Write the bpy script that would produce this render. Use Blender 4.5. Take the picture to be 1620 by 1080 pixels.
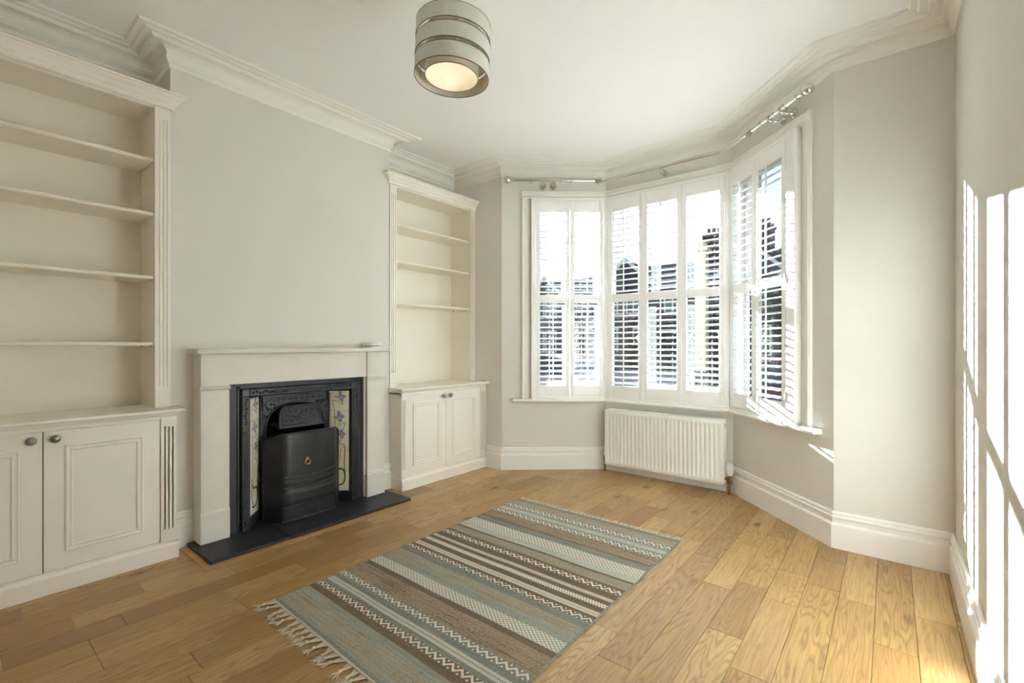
import bpy, math, random
from mathutils import Vector, Matrix, noise

# ------------------------------------------------------------------ scene, camera, light
scene = bpy.context.scene
for _o in list(bpy.data.objects):
    bpy.data.objects.remove(_o)
COL = scene.collection
R = math.radians

FOCAL_PX = 738.0                      # for a frame 1620 px wide
YAW = R(39.1)
cam_data = bpy.data.cameras.new('camera')
cam_data.sensor_width = 36.0
cam_data.lens = FOCAL_PX / 1620.0 * 36.0
cam_data.shift_y = 6.0 / 1620.0
cam_data.clip_start = 0.02
cam_data.clip_end = 300
cam = bpy.data.objects.new('camera', cam_data)
COL.objects.link(cam)
cam.location = (0, 0, 1.2)
cam.rotation_euler = (R(90), 0, YAW)
scene.camera = cam

scene.view_settings.view_transform = 'Standard'
scene.view_settings.look = 'None'
scene.view_settings.gamma = 1.0
scene.view_settings.use_curve_mapping = False
scene.view_settings.exposure = 2.82

SUN_K, SUN_EL = 0.70, R(14.5)        # sun stands towards (-1, SUN_K)
SUN_DIR = Vector((-1, SUN_K, 0)).normalized() * math.cos(SUN_EL) + Vector((0, 0, math.sin(SUN_EL)))
world = bpy.data.worlds.new('world')
scene.world = world
world.use_nodes = True
wn = world.node_tree
wn.nodes.clear()
w_out = wn.nodes.new('ShaderNodeOutputWorld')
w_bg = wn.nodes.new('ShaderNodeBackground')
w_sky = wn.nodes.new('ShaderNodeTexSky')
w_sky.sky_type = 'NISHITA'
w_sky.sun_disc = False
w_sky.sun_elevation = R(34)
w_sky.sun_rotation = math.atan2(SUN_DIR.x, SUN_DIR.y)
w_sky.air_density = 1.0
w_sky.dust_density = 0.5
w_sky.ozone_density = 1.0
w_bg.inputs['Strength'].default_value = 0.05
wn.links.new(w_sky.outputs[0], w_bg.inputs[0])
wn.links.new(w_bg.outputs[0], w_out.inputs[0])

sun_data = bpy.data.lights.new('sun', 'SUN')
sun_data.energy = 15.0
sun_data.color = (0.86, 0.945, 1.03)
sun_data.angle = R(0.55)
sun = bpy.data.objects.new('sun', sun_data)
COL.objects.link(sun)
sun.location = SUN_DIR * 40
sun.rotation_euler = (-SUN_DIR).to_track_quat('-Z', 'Y').to_euler()

scene.cycles.max_bounces = 14
scene.cycles.diffuse_bounces = 10
scene.cycles.glossy_bounces = 4
scene.cycles.transmission_bounces = 8
scene.cycles.transparent_max_bounces = 12
scene.cycles.caustics_reflective = False
scene.cycles.caustics_refractive = False
scene.cycles.sample_clamp_indirect = 6.0

# ------------------------------------------------------------------ materials
def srgb(r, g, b):
    f = lambda c: c / 12.92 if c <= 0.04045 else ((c + 0.055) / 1.055) ** 2.4
    return (f(r / 255), f(g / 255), f(b / 255), 1.0)

class NT:
    """a small node-tree writer"""
    def __init__(self, name):
        self.m = bpy.data.materials.new(name)
        self.m.use_nodes = True
        self.t = self.m.node_tree
        self.b = self.t.nodes['Principled BSDF']
        self.out = self.t.nodes['Material Output']
    def n(self, kind, **kw):
        nd = self.t.nodes.new(kind)
        for k, v in kw.items():
            if k.startswith('i_'):
                nd.inputs[k[2:].replace('_', ' ')].default_value = v
            else:
                setattr(nd, k, v)
        return nd
    def l(self, a, b):
        self.t.links.new(a, b)
    def math(self, op, a, b=None, c=None):
        nd = self.t.nodes.new('ShaderNodeMath'); nd.operation = op
        for i, v in enumerate((a, b, c)):
            if v is None: continue
            if isinstance(v, (int, float)): nd.inputs[i].default_value = v
            else: self.l(v, nd.inputs[i])
        return nd.outputs[0]
    def mix(self, fac, a, b, mode='MIX'):
        nd = self.t.nodes.new('ShaderNodeMix'); nd.data_type = 'RGBA'; nd.blend_type = mode
        if isinstance(fac, (int, float)): nd.inputs[0].default_value = fac
        else: self.l(fac, nd.inputs[0])
        for i, v in ((6, a), (7, b)):
            if isinstance(v, tuple): nd.inputs[i].default_value = v
            else: self.l(v, nd.inputs[i])
        return nd.outputs[2]
    def ramp(self, fac, stops, interp='LINEAR'):
        nd = self.t.nodes.new('ShaderNodeValToRGB'); nd.color_ramp.interpolation = interp
        e = nd.color_ramp.elements
        while len(e) < len(stops): e.new(0.5)
        for i, (p, c) in enumerate(stops):
            e[i].position = p
            e[i].color = c if isinstance(c, tuple) else (c, c, c, 1)
        self.l(fac, nd.inputs[0])
        return nd.outputs[0]
    def coords(self, kind='Object', scale=(1, 1, 1)):
        tc = self.n('ShaderNodeTexCoord')
        mp = self.n('ShaderNodeMapping')
        mp.inputs['Scale'].default_value = scale
        self.l(tc.outputs[kind], mp.inputs[0])
        return mp.outputs[0]
    def noise(self, vec, scale, detail=3, rough=0.5):
        nd = self.n('ShaderNodeTexNoise')
        nd.inputs['Scale'].default_value = scale
        nd.inputs['Detail'].default_value = detail
        nd.inputs['Roughness'].default_value = rough
        if vec is not None: self.l(vec, nd.inputs['Vector'])
        return nd.outputs[0]
    def bump(self, h, strength, dist=0.01):
        nd = self.n('ShaderNodeBump')
        nd.inputs['Strength'].default_value = strength
        nd.inputs['Distance'].default_value = dist
        self.l(h, nd.inputs['Height'])
        self.l(nd.outputs[0], self.b.inputs['Normal'])

def plain(name, col, rough=0.5, metal=0.0, spec=0.5, var=0.04, scale=6.0, bump=0.0, bscale=60.0, emis=None):
    t = NT(name)
    v = t.coords('Object')
    nz = t.noise(v, scale, 3)
    lo = tuple(c * (1 - var) for c in col[:3]) + (1,)
    hi = tuple(min(1, c * (1 + var)) for c in col[:3]) + (1,)
    t.l(t.ramp(nz, [(0.3, lo), (0.7, hi)]), t.b.inputs['Base Color'])
    t.b.inputs['Roughness'].default_value = rough
    t.b.inputs['Metallic'].default_value = metal
    t.b.inputs['Specular IOR Level'].default_value = spec
    if bump:
        t.bump(t.noise(v, bscale, 4), bump, 0.004)
    if emis:
        t.b.inputs['Emission Color'].default_value = emis[0]
        t.b.inputs['Emission Strength'].default_value = emis[1]
    return t.m

M = {}
M['wall'] = plain('wall_paint', srgb(222, 218, 210), 0.85, spec=0.2, var=0.012, scale=2, bump=0.05, bscale=180)
M['ceiling'] = plain('ceiling_paint', srgb(240, 238, 236), 0.9, spec=0.15, var=0.008, scale=1.5, bump=0.03, bscale=120)
M['cornice'] = plain('cornice_paint', srgb(238, 235, 228), 0.7, spec=0.3, var=0.01, scale=4)
M['skirt'] = plain('skirting_gloss', srgb(240, 238, 233), 0.35, var=0.01, scale=5)
M['trim'] = plain('window_trim_paint', srgb(238, 234, 226), 0.4, var=0.012, scale=5)
M['shutter'] = plain('shutter_paint', srgb(242, 241, 238), 0.38, var=0.008, scale=5)
M['joinery'] = plain('joinery_eggshell', srgb(238, 232, 221), 0.42, var=0.012, scale=5)
M['joinery_in'] = plain('bookcase_interior_cream', srgb(237, 231, 218), 0.5, var=0.012, scale=4)
M['mantel'] = plain('mantel_limestone', srgb(222, 216, 207), 0.5, var=0.03, scale=9, bump=0.04, bscale=90)
M['iron'] = plain('cast_iron_black', srgb(52, 53, 55), 0.38, metal=0.35, spec=0.6, var=0.15, scale=25, bump=0.12, bscale=220)
M['screen'] = plain('fire_screen_iron', srgb(50, 51, 53), 0.3, metal=0.45, spec=0.6, var=0.25, scale=9, bump=0.05, bscale=30)
M['slip'] = plain('black_slate_slip', srgb(42, 44, 46), 0.45, spec=0.5, var=0.1, scale=15, bump=0.06)
M['hearth'] = plain('black_slate_hearth', srgb(40, 41, 43), 0.42, spec=0.5, var=0.14, scale=14, bump=0.08, bscale=40)
M['soot'] = plain('firebox_soot', srgb(16, 15, 15), 0.9, var=0.2, scale=10)
M['tile'] = plain('cream_glazed_tile', srgb(228, 220, 196), 0.18, var=0.03, scale=30)
M['petal'] = plain('iris_petal_glaze', srgb(150, 146, 154), 0.2, var=0.3, scale=140)
M['stem'] = plain('iris_stem_glaze', srgb(88, 92, 32), 0.2, var=0.35, scale=70)
M['brass'] = plain('polished_brass', srgb(214, 178, 96), 0.22, metal=1.0, var=0.03)
M['old_brass'] = plain('aged_brass', srgb(150, 118, 66), 0.4, metal=0.9, var=0.1, scale=40)
M['chrome'] = plain('polished_chrome', srgb(214, 212, 206), 0.12, metal=1.0, var=0.02)
M['pewter'] = plain('patterned_pewter', srgb(150, 147, 142), 0.3, metal=1.0, var=0.25, scale=260, bump=0.4, bscale=300)
M['radiator'] = plain('radiator_enamel', srgb(248, 247, 242), 0.3, var=0.008)
M['white_plastic'] = plain('white_plastic', srgb(236, 234, 228), 0.35, var=0.01)
M['shade'] = plain('grey_shade_fabric', srgb(222, 222, 214), 0.8, spec=0.2, var=0.03, scale=60, bump=0.08, bscale=400)
M['shade_in'] = plain('cream_shade_lining', srgb(226, 216, 196), 0.35, spec=0.5, var=0.015)
M['shade_edge'] = plain('shade_edge_binding', srgb(122, 116, 100), 0.6, var=0.05)
M['cable'] = plain('white_flex', srgb(230, 228, 222), 0.5)
M['dark_gap'] = plain('dark_gap', srgb(52, 44, 36), 0.8, var=0.2)
M['fringe'] = plain('fringe_cotton', srgb(206, 196, 178), 0.95, spec=0.1, var=0.12, scale=90)

def glass_mat():
    t = NT('window_glass')
    tr = t.n('ShaderNodeBsdfTransparent')
    gl = t.n('ShaderNodeBsdfGlossy'); gl.inputs['Roughness'].default_value = 0.03
    fr = t.n('ShaderNodeLayerWeight'); fr.inputs['Blend'].default_value = 0.5
    refl = t.math('ADD', t.math('MULTIPLY', t.math('POWER', fr.outputs['Facing'], 4.0), 0.6), 0.04)
    wob = t.noise(t.coords('Object'), 1.2, 2)
    tint = t.ramp(wob, [(0.3, (0.95, 0.97, 0.96, 1)), (0.7, (0.98, 0.99, 0.985, 1))])
    t.l(tint, tr.inputs['Color'])
    mx = t.n('ShaderNodeMixShader')
    t.l(refl, mx.inputs[0]); t.l(tr.outputs[0], mx.inputs[1]); t.l(gl.outputs[0], mx.inputs[2])
    t.l(mx.outputs[0], t.out.inputs['Surface'])
    return t.m
M['glass'] = glass_mat()

def oak_mat():
    t = NT('oak_plank')
    tc = t.n('ShaderNodeTexCoord')
    oi = t.n('ShaderNodeObjectInfo')
    rnd = oi.outputs['Random']
    cmb = t.n('ShaderNodeCombineXYZ')
    t.l(t.math('MULTIPLY', rnd, 13.7), cmb.inputs[0])
    t.l(t.math('MULTIPLY', rnd, 41.3), cmb.inputs[1])
    t.l(t.math('MULTIPLY', rnd, 7.9), cmb.inputs[2])
    add = t.n('ShaderNodeVectorMath', operation='ADD')
    t.l(tc.outputs['Object'], add.inputs[0]); t.l(cmb.outputs[0], add.inputs[1])
    v = add.outputs[0]
    def scaled(s):
        mp = t.n('ShaderNodeMapping'); mp.inputs['Scale'].default_value = s
        t.l(v, mp.inputs[0]); return mp.outputs[0]
    # cathedral grain: contour lines of a stretched noise
    base = t.noise(scaled((7.0, 0.8, 1)), 1.0, 2.5, 0.5)
    rings = t.math('FRACT', t.math('MULTIPLY', base, 26.0))
    ring = t.ramp(rings, [(0.0, 0.75), (0.10, 0.25), (0.35, 0.0), (0.7, 0.08), (1.0, 0.8)])
    fine = t.noise(scaled((140, 4.5, 1)), 1.0, 3, 0.6)
    broad = t.noise(scaled((4, 1.1, 1)), 1.0, 3, 0.5)
    # knots
    vo = t.n('ShaderNodeTexVoronoi'); vo.inputs['Scale'].default_value = 1.0
    t.l(scaled((7.5, 3.1, 1)), vo.inputs['Vector'])
    gate = t.math('GREATER_THAN', t.n('ShaderNodeSeparateColor').outputs[0], 0.58)
    sep = gate.node.inputs[0].links[0].from_node
    t.l(vo.outputs['Color'], sep.inputs[0])
    wob = t.math('MULTIPLY', t.noise(scaled((30, 16, 1)), 1.0, 2), 0.10)
    kd = t.math('ADD', vo.outputs['Distance'], wob)
    knot = t.math('MULTIPLY', t.ramp(kd, [(0.10, 1.0), (0.16, 0.55), (0.27, 0.0)]), gate)
    tone = t.ramp(rnd, [(0.0, srgb(150, 114, 66)), (0.25, srgb(186, 151, 94)), (0.5, srgb(196, 162, 104)),
                        (0.75, srgb(172, 134, 78)), (1.0, srgb(208, 176, 118))])
    c1 = t.mix(t.ramp(broad, [(0.3, 0.0), (0.75, 0.55)]), tone, srgb(168, 130, 84))
    c2 = t.mix(t.math('MULTIPLY', ring, t.ramp(t.math('FRACT', t.math('MULTIPLY', rnd, 7.3)), [(0.2, 0.2), (0.8, 0.85)])), c1, srgb(122, 86, 44))
    c3 = t.mix(t.math('MULTIPLY', t.ramp(fine, [(0.42, 0.0), (0.72, 1.0)]), 0.42), c2, srgb(112, 74, 34))
    c4 = t.mix(t.math('MULTIPLY', knot, 0.9), c3, srgb(70, 44, 24))
    t.l(c4, t.b.inputs['Base Color'])
    t.l(t.ramp(fine, [(0.3, 0.3), (0.8, 0.42)]), t.b.inputs['Roughness'])
    t.b.inputs['Specular IOR Level'].default_value = 0.5
    t.bump(t.math('ADD', t.math('MULTIPLY', fine, 0.5), ring), 0.06, 0.003)
    return t.m
M['oak'] = oak_mat()
M['oak_trim'] = plain('oak_hearth_strip', srgb(184, 138, 84), 0.4, var=0.12, scale=12)

# rug materials: uv.x runs across the rug in metres, uv.y 0..1 inside one stripe
def yarn(name, cols, patt=None, period=0.04):
    t = NT(name)
    tc = t.n('ShaderNodeTexCoord')
    mp = t.n('ShaderNodeMapping'); mp.inputs['Scale'].default_value = (5, 190, 1)
    t.l(tc.outputs['Object'], mp.inputs[0])
    n1 = t.noise(mp.outputs[0], 1.0, 2, 0.6)
    mp2 = t.n('ShaderNodeMapping'); mp2.inputs['Scale'].default_value = (60, 330, 1)
    t.l(tc.outputs['Object'], mp2.inputs[0])
    n2 = t.noise(mp2.outputs[0], 1.0, 2, 0.6)
    mp3 = t.n('ShaderNodeMapping'); mp3.inputs['Scale'].default_value = (1.2, 46, 1)
    t.l(tc.outputs['Object'], mp3.inputs[0])
    n3 = t.noise(mp3.outputs[0], 1.0, 2, 0.5)
    f = t.math('ADD', t.math('MULTIPLY', n1, 0.40), t.math('ADD', t.math('MULTIPLY', n2, 0.45), t.math('MULTIPLY', n3, 0.15)))
    k = len(cols)
    col = t.ramp(f, [(0.41 + 0.18 * i / max(1, k - 1), c) for i, c in enumerate(cols)])
    h = t.math('ADD', n1, t.math('MULTIPLY', n2, 0.6))
    if patt:
        sx = t.n('ShaderNodeSeparateXYZ'); t.l(tc.outputs['UV'], sx.inputs[0])
        u, w = sx.outputs[0], sx.outputs[1]
        us = t.math('DIVIDE', u, period)
        tri = t.math('PINGPONG', us, 0.5)                       # 0..0.5
        if patt == 'zigzag':
            path = t.math('ADD', t.math('MULTIPLY', tri, 1.3), 0.18)
            line = t.math('LESS_THAN', t.math('ABSOLUTE', t.math('SUBTRACT', w, path)), 0.17)
            fu = t.math('ABSOLUTE', t.math('SUBTRACT', t.math('FRACT', us), 0.5))
            dot = t.math('MULTIPLY', t.math('LESS_THAN', fu, 0.09), t.math('LESS_THAN', t.math('ABSOLUTE', t.math('SUBTRACT', w, 0.12)), 0.1))
            fu2 = t.math('ABSOLUTE', t.math('SUBTRACT', t.math('FRACT', t.math('ADD', us, 0.5)), 0.5))
            dot2 = t.math('MULTIPLY', t.math('LESS_THAN', fu2, 0.09), t.math('LESS_THAN', t.math('ABSOLUTE', t.math('SUBTRACT', w, 0.88)), 0.1))
            mask = t.math('MAXIMUM', line, t.math('MAXIMUM', dot, dot2))
        elif patt == 'lattice':
            wv = t.math('MULTIPLY', w, 4.0)
            t1 = t.math('PINGPONG', t.math('ADD', us, wv), 0.5)
            t2 = t.math('PINGPONG', t.math('SUBTRACT', us, wv), 0.5)
            gap = t.math('MAXIMUM', t.math('LESS_THAN', t1, 0.09), t.math('LESS_THAN', t2, 0.09))
            mask = t.math('SUBTRACT', 1.0, gap)
        elif patt == 'braid':
            p1 = t.math('ADD', t.math('MULTIPLY', tri, 1.2), 0.2)
            p2 = t.math('SUBTRACT', 1.0, p1)
            l1 = t.math('LESS_THAN', t.math('ABSOLUTE', t.math('SUBTRACT', w, p1)), 0.16)
            l2 = t.math('LESS_THAN', t.math('ABSOLUTE', t.math('SUBTRACT', w, p2)), 0.16)
            mask = t.math('MAXIMUM', l1, l2)
        else:                                                     # ticks
            fr = t.math('LESS_THAN', t.math('PINGPONG', us, 0.5), 0.32)
            md = t.math('GREATER_THAN', t.math('ABSOLUTE', t.math('SUBTRACT', w, 0.5)), 0.06)
            mask = t.math('MULTIPLY', fr, md)
        col = t.mix(t.math('MULTIPLY', mask, 0.92), col, srgb(222, 216, 200))
        h = t.math('ADD', h, t.math('MULTIPLY', mask, 0.8))
    t.l(col, t.b.inputs['Base Color'])
    t.b.inputs['Roughness'].default_value = 0.95
    t.b.inputs['Specular IOR Level'].default_value = 0.1
    t.bump(h, 0.55, 0.004)
    return t.m
_te, _bl, _gb = srgb(152, 152, 140), srgb(128, 129, 121), srgb(128, 126, 116)
_ta, _ol, _br, _db, _cr = srgb(168, 153, 130), srgb(150, 143, 124), srgb(132, 115, 96), srgb(108, 92, 77), srgb(206, 196, 178)
Y_ = {
    'teal': yarn('yarn_teal', [_bl, _te, srgb(160, 160, 146)]),
    'blue': yarn('yarn_slate_blue', [srgb(112, 116, 110), _bl, _te]),
    'vary': yarn('yarn_variegated', [_br, _ol, _ta, _te, srgb(176, 166, 146)]),
    'olive': yarn('yarn_olive', [_br, _ol, srgb(156, 148, 124), srgb(172, 162, 138)]),
    'tan': yarn('yarn_tan', [_db, _br, _ta, srgb(150, 128, 100)]),
    'brown': yarn('yarn_brown', [_db, srgb(114, 97, 80), _br]),
    'pale': yarn('yarn_pale_blue', [_te, srgb(178, 180, 166), srgb(196, 194, 180)]),
    'beige': yarn('yarn_beige', [srgb(176, 162, 142), srgb(192, 180, 162), _cr]),
    'zig_brown': yarn('yarn_zigzag_brown', [_db, _br], 'zigzag', 0.05),
    'zig_grey': yarn('yarn_zigzag_grey', [_bl, _gb], 'zigzag', 0.05),
    'tick_grey': yarn('yarn_tick_grey', [_bl, _gb], 'tick', 0.009),
    'tick_beige': yarn('yarn_tick_beige', [srgb(150, 134, 114), _ta], 'tick', 0.009),
    'lattice': yarn('yarn_lattice', [_gb, srgb(96, 100, 96)], 'lattice', 0.024),
    'braid': yarn('yarn_braid', [_db, _br], 'braid', 0.03),
}

# exterior
M['brick'] = None
def brick_mat():
    t = NT('house_brick')
    v = t.coords('Object', (1, 1, 1))
    bt = t.n('ShaderNodeTexBrick')
    bt.inputs['Scale'].default_value = 4.4
    bt.inputs['Color1'].default_value = srgb(46, 26, 22)
    bt.inputs['Color2'].default_value = srgb(34, 21, 20)
    bt.inputs['Mortar'].default_value = srgb(50, 46, 42)
    mp = t.n('ShaderNodeMapping'); mp.inputs['Rotation'].default_value = (R(90), 0, 0)
    t.l(v, mp.inputs[0]); t.l(mp.outputs[0], bt.inputs['Vector'])
    t.l(bt.outputs['Color'], t.b.inputs['Base Color'])
    t.b.inputs['Roughness'].default_value = 0.9
    return t.m
M['brick'] = brick_mat()
M['slate'] = plain('slate_roof', srgb(34, 34, 39), 0.7, var=0.2, scale=3)
M['render'] = plain('pale_house_render', srgb(120, 118, 112), 0.9, var=0.05, scale=2)
M['out_white'] = plain('outdoor_white_paint', srgb(220, 218, 212), 0.5, var=0.02)
M['out_cream'] = plain('outdoor_cream_paint', srgb(150, 144, 118), 0.6, var=0.05)
M['pane_dark'] = plain('house_window_pane', srgb(26, 32, 42), 0.08, spec=0.8, var=0.1)
M['tarmac'] = plain('tarmac', srgb(46, 46, 48), 0.9, var=0.12, scale=8, bump=0.2)
M['paving'] = plain('paving_slabs', srgb(64, 62, 58), 0.85, var=0.1, scale=3)
M['kerb'] = plain('kerb_stone', srgb(70, 69, 66), 0.85, var=0.08)
M['leaf'] = plain('hedge_leaf', srgb(18, 27, 12), 0.7, var=0.4, scale=9)
M['bark'] = plain('tree_bark', srgb(66, 54, 44), 0.9, var=0.2, scale=12)
M['timber'] = plain('bin_store_timber', srgb(104, 82, 50), 0.7, var=0.15, scale=14)
M['zinc'] = plain('grey_ribbed_metal', srgb(84, 88, 92), 0.5, metal=0.4, var=0.06)
M['car_blue'] = plain('dark_blue_car_paint', srgb(18, 24, 46), 0.25, metal=0.4, spec=0.7, var=0.02)
M['car_silver'] = plain('silver_car_paint', srgb(150, 156, 162), 0.25, metal=0.5, spec=0.7, var=0.02)
M['car_red'] = plain('dark_red_car_paint', srgb(96, 22, 22), 0.25, metal=0.3, spec=0.7, var=0.02)
M['rubber'] = plain('tyre_rubber', srgb(24, 24, 25), 0.8)
M['tail_red'] = plain('tail_lamp_red', srgb(170, 18, 16), 0.2)

# ------------------------------------------------------------------ mesh helpers
ORIGIN = {}
class MB:
    """collects faces, then links them as ONE mesh object"""
    def __init__(self, mtx=None):
        self.v = []; self.f = []; self.M = mtx; self.sm = []; self.mi = []; self.uv = []
    def add(self, vs, fs, smooth=False, mi=0, uvs=None):
        b = len(self.v)
        if self.M is not None:
            vs = [self.M @ Vector(p) for p in vs]
        self.v += [tuple(p) for p in vs]
        for i, fc in enumerate(fs):
            self.f.append(tuple(b + k for k in fc)); self.sm.append(smooth); self.mi.append(mi)
            self.uv.append(uvs[i] if uvs else None)
        return self
    def box(self, x0, x1, y0, y1, z0, z1, bev=0.0, mi=0):
        if x0 > x1: x0, x1 = x1, x0
        if y0 > y1: y0, y1 = y1, y0
        if z0 > z1: z0, z1 = z1, z0
        if bev <= 0:
            vs = [(x, y, z) for z in (z0, z1) for y in (y0, y1) for x in (x0, x1)]
            fs = [(0, 2, 3, 1), (4, 5, 7, 6), (0, 1, 5, 4), (2, 6, 7, 3), (0, 4, 6, 2), (1, 3, 7, 5)]
            return self.add(vs, fs, mi=mi)
        b = min(bev, (x1 - x0) * .45, (y1 - y0) * .45, (z1 - z0) * .45)
        vs = []; idx = {}
        for sx, X in ((0, x0), (1, x1)):
            for sy, Y in ((0, y0), (1, y1)):
                for sz, Z in ((0, z0), (1, z1)):
                    dx, dy, dz = (b, -b)[sx], (b, -b)[sy], (b, -b)[sz]
                    for ax, p in (('x', (X, Y + dy, Z + dz)), ('y', (X + dx, Y, Z + dz)), ('z', (X + dx, Y + dy, Z))):
                        idx[(sx, sy, sz, ax)] = len(vs); vs.append(p)
        g = lambda *k: idx[k]
        fs = []
        for s in (0, 1):
            q = [g(s, 0, 0, 'x'), g(s, 1, 0, 'x'), g(s, 1, 1, 'x'), g(s, 0, 1, 'x')]; fs.append(q if s else q[::-1])
            q = [g(0, s, 0, 'y'), g(0, s, 1, 'y'), g(1, s, 1, 'y'), g(1, s, 0, 'y')]; fs.append(q if s else q[::-1])
            q = [g(0, 0, s, 'z'), g(1, 0, s, 'z'), g(1, 1, s, 'z'), g(0, 1, s, 'z')]; fs.append(q if s else q[::-1])
        for a in (0, 1):
            for c in (0, 1):
                fs.append([g(a, c, 0, 'x'), g(a, c, 0, 'y'), g(a, c, 1, 'y'), g(a, c, 1, 'x')])
                fs.append([g(a, 0, c, 'x'), g(a, 0, c, 'z'), g(a, 1, c, 'z'), g(a, 1, c, 'x')])
                fs.append([g(0, a, c, 'y'), g(0, a, c, 'z'), g(1, a, c, 'z'), g(1, a, c, 'y')])
                for e in (0, 1):
                    fs.append([g(a, c, e, 'x'), g(a, c, e, 'y'), g(a, c, e, 'z')])
        return self.add(vs, fs, mi=mi)
    def prism(self, poly, z0, z1, axis='z', smooth=False):
        """polygon in the plane across `axis`, pushed from z0 to z1"""
        n = len(poly)
        def P(a, b, c):
            return {'z': (a, b, c), 'x': (c, a, b), 'y': (a, c, b)}[axis]
        vs = [P(a, b, z0) for a, b in poly] + [P(a, b, z1) for a, b in poly]
        fs = [tuple(range(n - 1, -1, -1)), tuple(range(n, 2 * n))]
        self.add(vs, fs)
        self.add(vs, [(i, (i + 1) % n, n + (i + 1) % n, n + i) for i in range(n)], smooth)
        return self
    def tube(self, pts, r, seg=8, closed=False, cap=True, smooth=True):
        pts = [Vector(p) for p in pts]; n = len(pts)
        rr = r if isinstance(r, (list, tuple)) else [r] * n
        vs = []; up = None
        for i, p in enumerate(pts):
            if closed: d = pts[(i + 1) % n] - pts[i - 1]
            else: d = pts[min(i + 1, n - 1)] - pts[max(i - 1, 0)]
            d.normalize()
            if up is None:
                up = Vector((0, 0, 1)) if abs(d.z) < .9 else Vector((1, 0, 0))
            a = d.cross(up)
            if a.length < 1e-6: a = d.orthogonal()
            a.normalize(); b = a.cross(d).normalized(); up = b
            for k in range(seg):
                t = 2 * math.pi * k / seg
                vs.append(p + a * math.cos(t) * rr[i] + b * math.sin(t) * rr[i])
        fs = []
        for i in range(n if closed else n - 1):
            j = (i + 1) % n
            for k in range(seg):
                l = (k + 1) % seg
                fs.append((i * seg + k, i * seg + l, j * seg + l, j * seg + k))
        self.add(vs, fs, smooth)
        if cap and not closed:
            self.add(vs[:seg], [tuple(range(seg))[::-1]]); self.add(vs[-seg:], [tuple(range(seg))])
        return self
    def lathe(self, prof, c=(0, 0, 0), axis=(0, 0, 1), seg=20, smooth=True, closed=False):
        """(radius, height) profile turned round `axis` through c"""
        ax = Vector(axis).normalized(); a = ax.orthogonal().normalized(); b = ax.cross(a); c = Vector(c)
        vs = []
        for r, h in prof:
            for k in range(seg):
                t = 2 * math.pi * k / seg
                vs.append(c + ax * h + (a * math.cos(t) + b * math.sin(t)) * max(r, 1e-5))
        n = len(prof); fs = []
        for i in range(n if closed else n - 1):
            j = (i + 1) % n
            for k in range(seg):
                l = (k + 1) % seg
                fs.append((i * seg + k, i * seg + l, j * seg + l, j * seg + k))
        return self.add(vs, fs, smooth)
    def frame(self, x0, x1, z0, z1, prof, y, axis='y', sgn=1):
        """mitred moulding round a rectangle. prof: (inset, height) ; heights go along sgn*axis from y"""
        n = len(prof); vs = []
        for (cx, cz, sx, sz) in ((x0, z0, 1, 1), (x1, z0, -1, 1), (x1, z1, -1, -1), (x0, z1, 1, -1)):
            for ins, h in prof:
                a, b = cx + sx * ins, cz + sz * ins
                vs.append((a, y + sgn * h, b) if axis == 'y' else (y + sgn * h, a, b))
        fs = []
        for i in range(4):
            j = (i + 1) % 4
            for k in range(n - 1):
                fs.append((i * n + k, j * n + k, j * n + k + 1, i * n + k + 1))
        return self.add(vs, fs)
    def mesh(self, name, mats, off=(0, 0, 0)):
        ox, oy, oz = off
        me = bpy.data.meshes.new(name)
        me.from_pydata([(x - ox, y - oy, z - oz) for x, y, z in self.v], [], self.f)
        for m in (mats if isinstance(mats, (list, tuple)) else [mats]):
            me.materials.append(m)
        me.polygons.foreach_set('use_smooth', self.sm)
        me.polygons.foreach_set('material_index', self.mi)
        if any(self.uv):
            ul = me.uv_layers.new(name='UVMap')
            for p, u in zip(me.polygons, self.uv):
                if u:
                    for li, q in zip(p.loop_indices, u): ul.data[li].uv = q
        me.validate(); me.update()
        import bmesh as _b
        bm = _b.new(); bm.from_mesh(me); _b.ops.recalc_face_normals(bm, faces=bm.faces[:]); bm.to_mesh(me); bm.free()
        return me
    def build(self, name, mats, parent=None, origin=None, local=False):
        """world-space verts; origin = where the object's own origin lies"""
        base = Vector(ORIGIN.get(parent.name, (0, 0, 0))) if parent else Vector((0, 0, 0))
        if local:
            org = base = Vector((0, 0, 0))
        else:
            org = Vector(origin) if origin is not None else base
        ob = bpy.data.objects.new(name, self.mesh(name, mats, org))
        COL.objects.link(ob)
        ob.location = org - base
        if parent: ob.parent = parent
        ORIGIN[ob.name] = tuple(org)
        return ob

def tag(o, label=None, cat=None, group=None, kind=None):
    if label: o['label'] = label
    if cat: o['category'] = cat
    if group: o['group'] = group
    if kind: o['kind'] = kind
    return o

def thing(name, label, cat, loc=(0, 0, 0), rz=0.0, group=None, kind=None):
    o = bpy.data.objects.new(name, None); COL.objects.link(o)
    o.empty_display_size = 0.1
    o.location = loc; o.rotation_euler = (0, 0, rz)
    ORIGIN[o.name] = tuple(loc)
    return tag(o, label, cat, group, kind)

def place(name, mesh, parent, loc, rot=(0, 0, 0)):
    o = bpy.data.objects.new(name, mesh); COL.objects.link(o)
    o.parent = parent; o.location = loc; o.rotation_euler = rot
    return o

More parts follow.
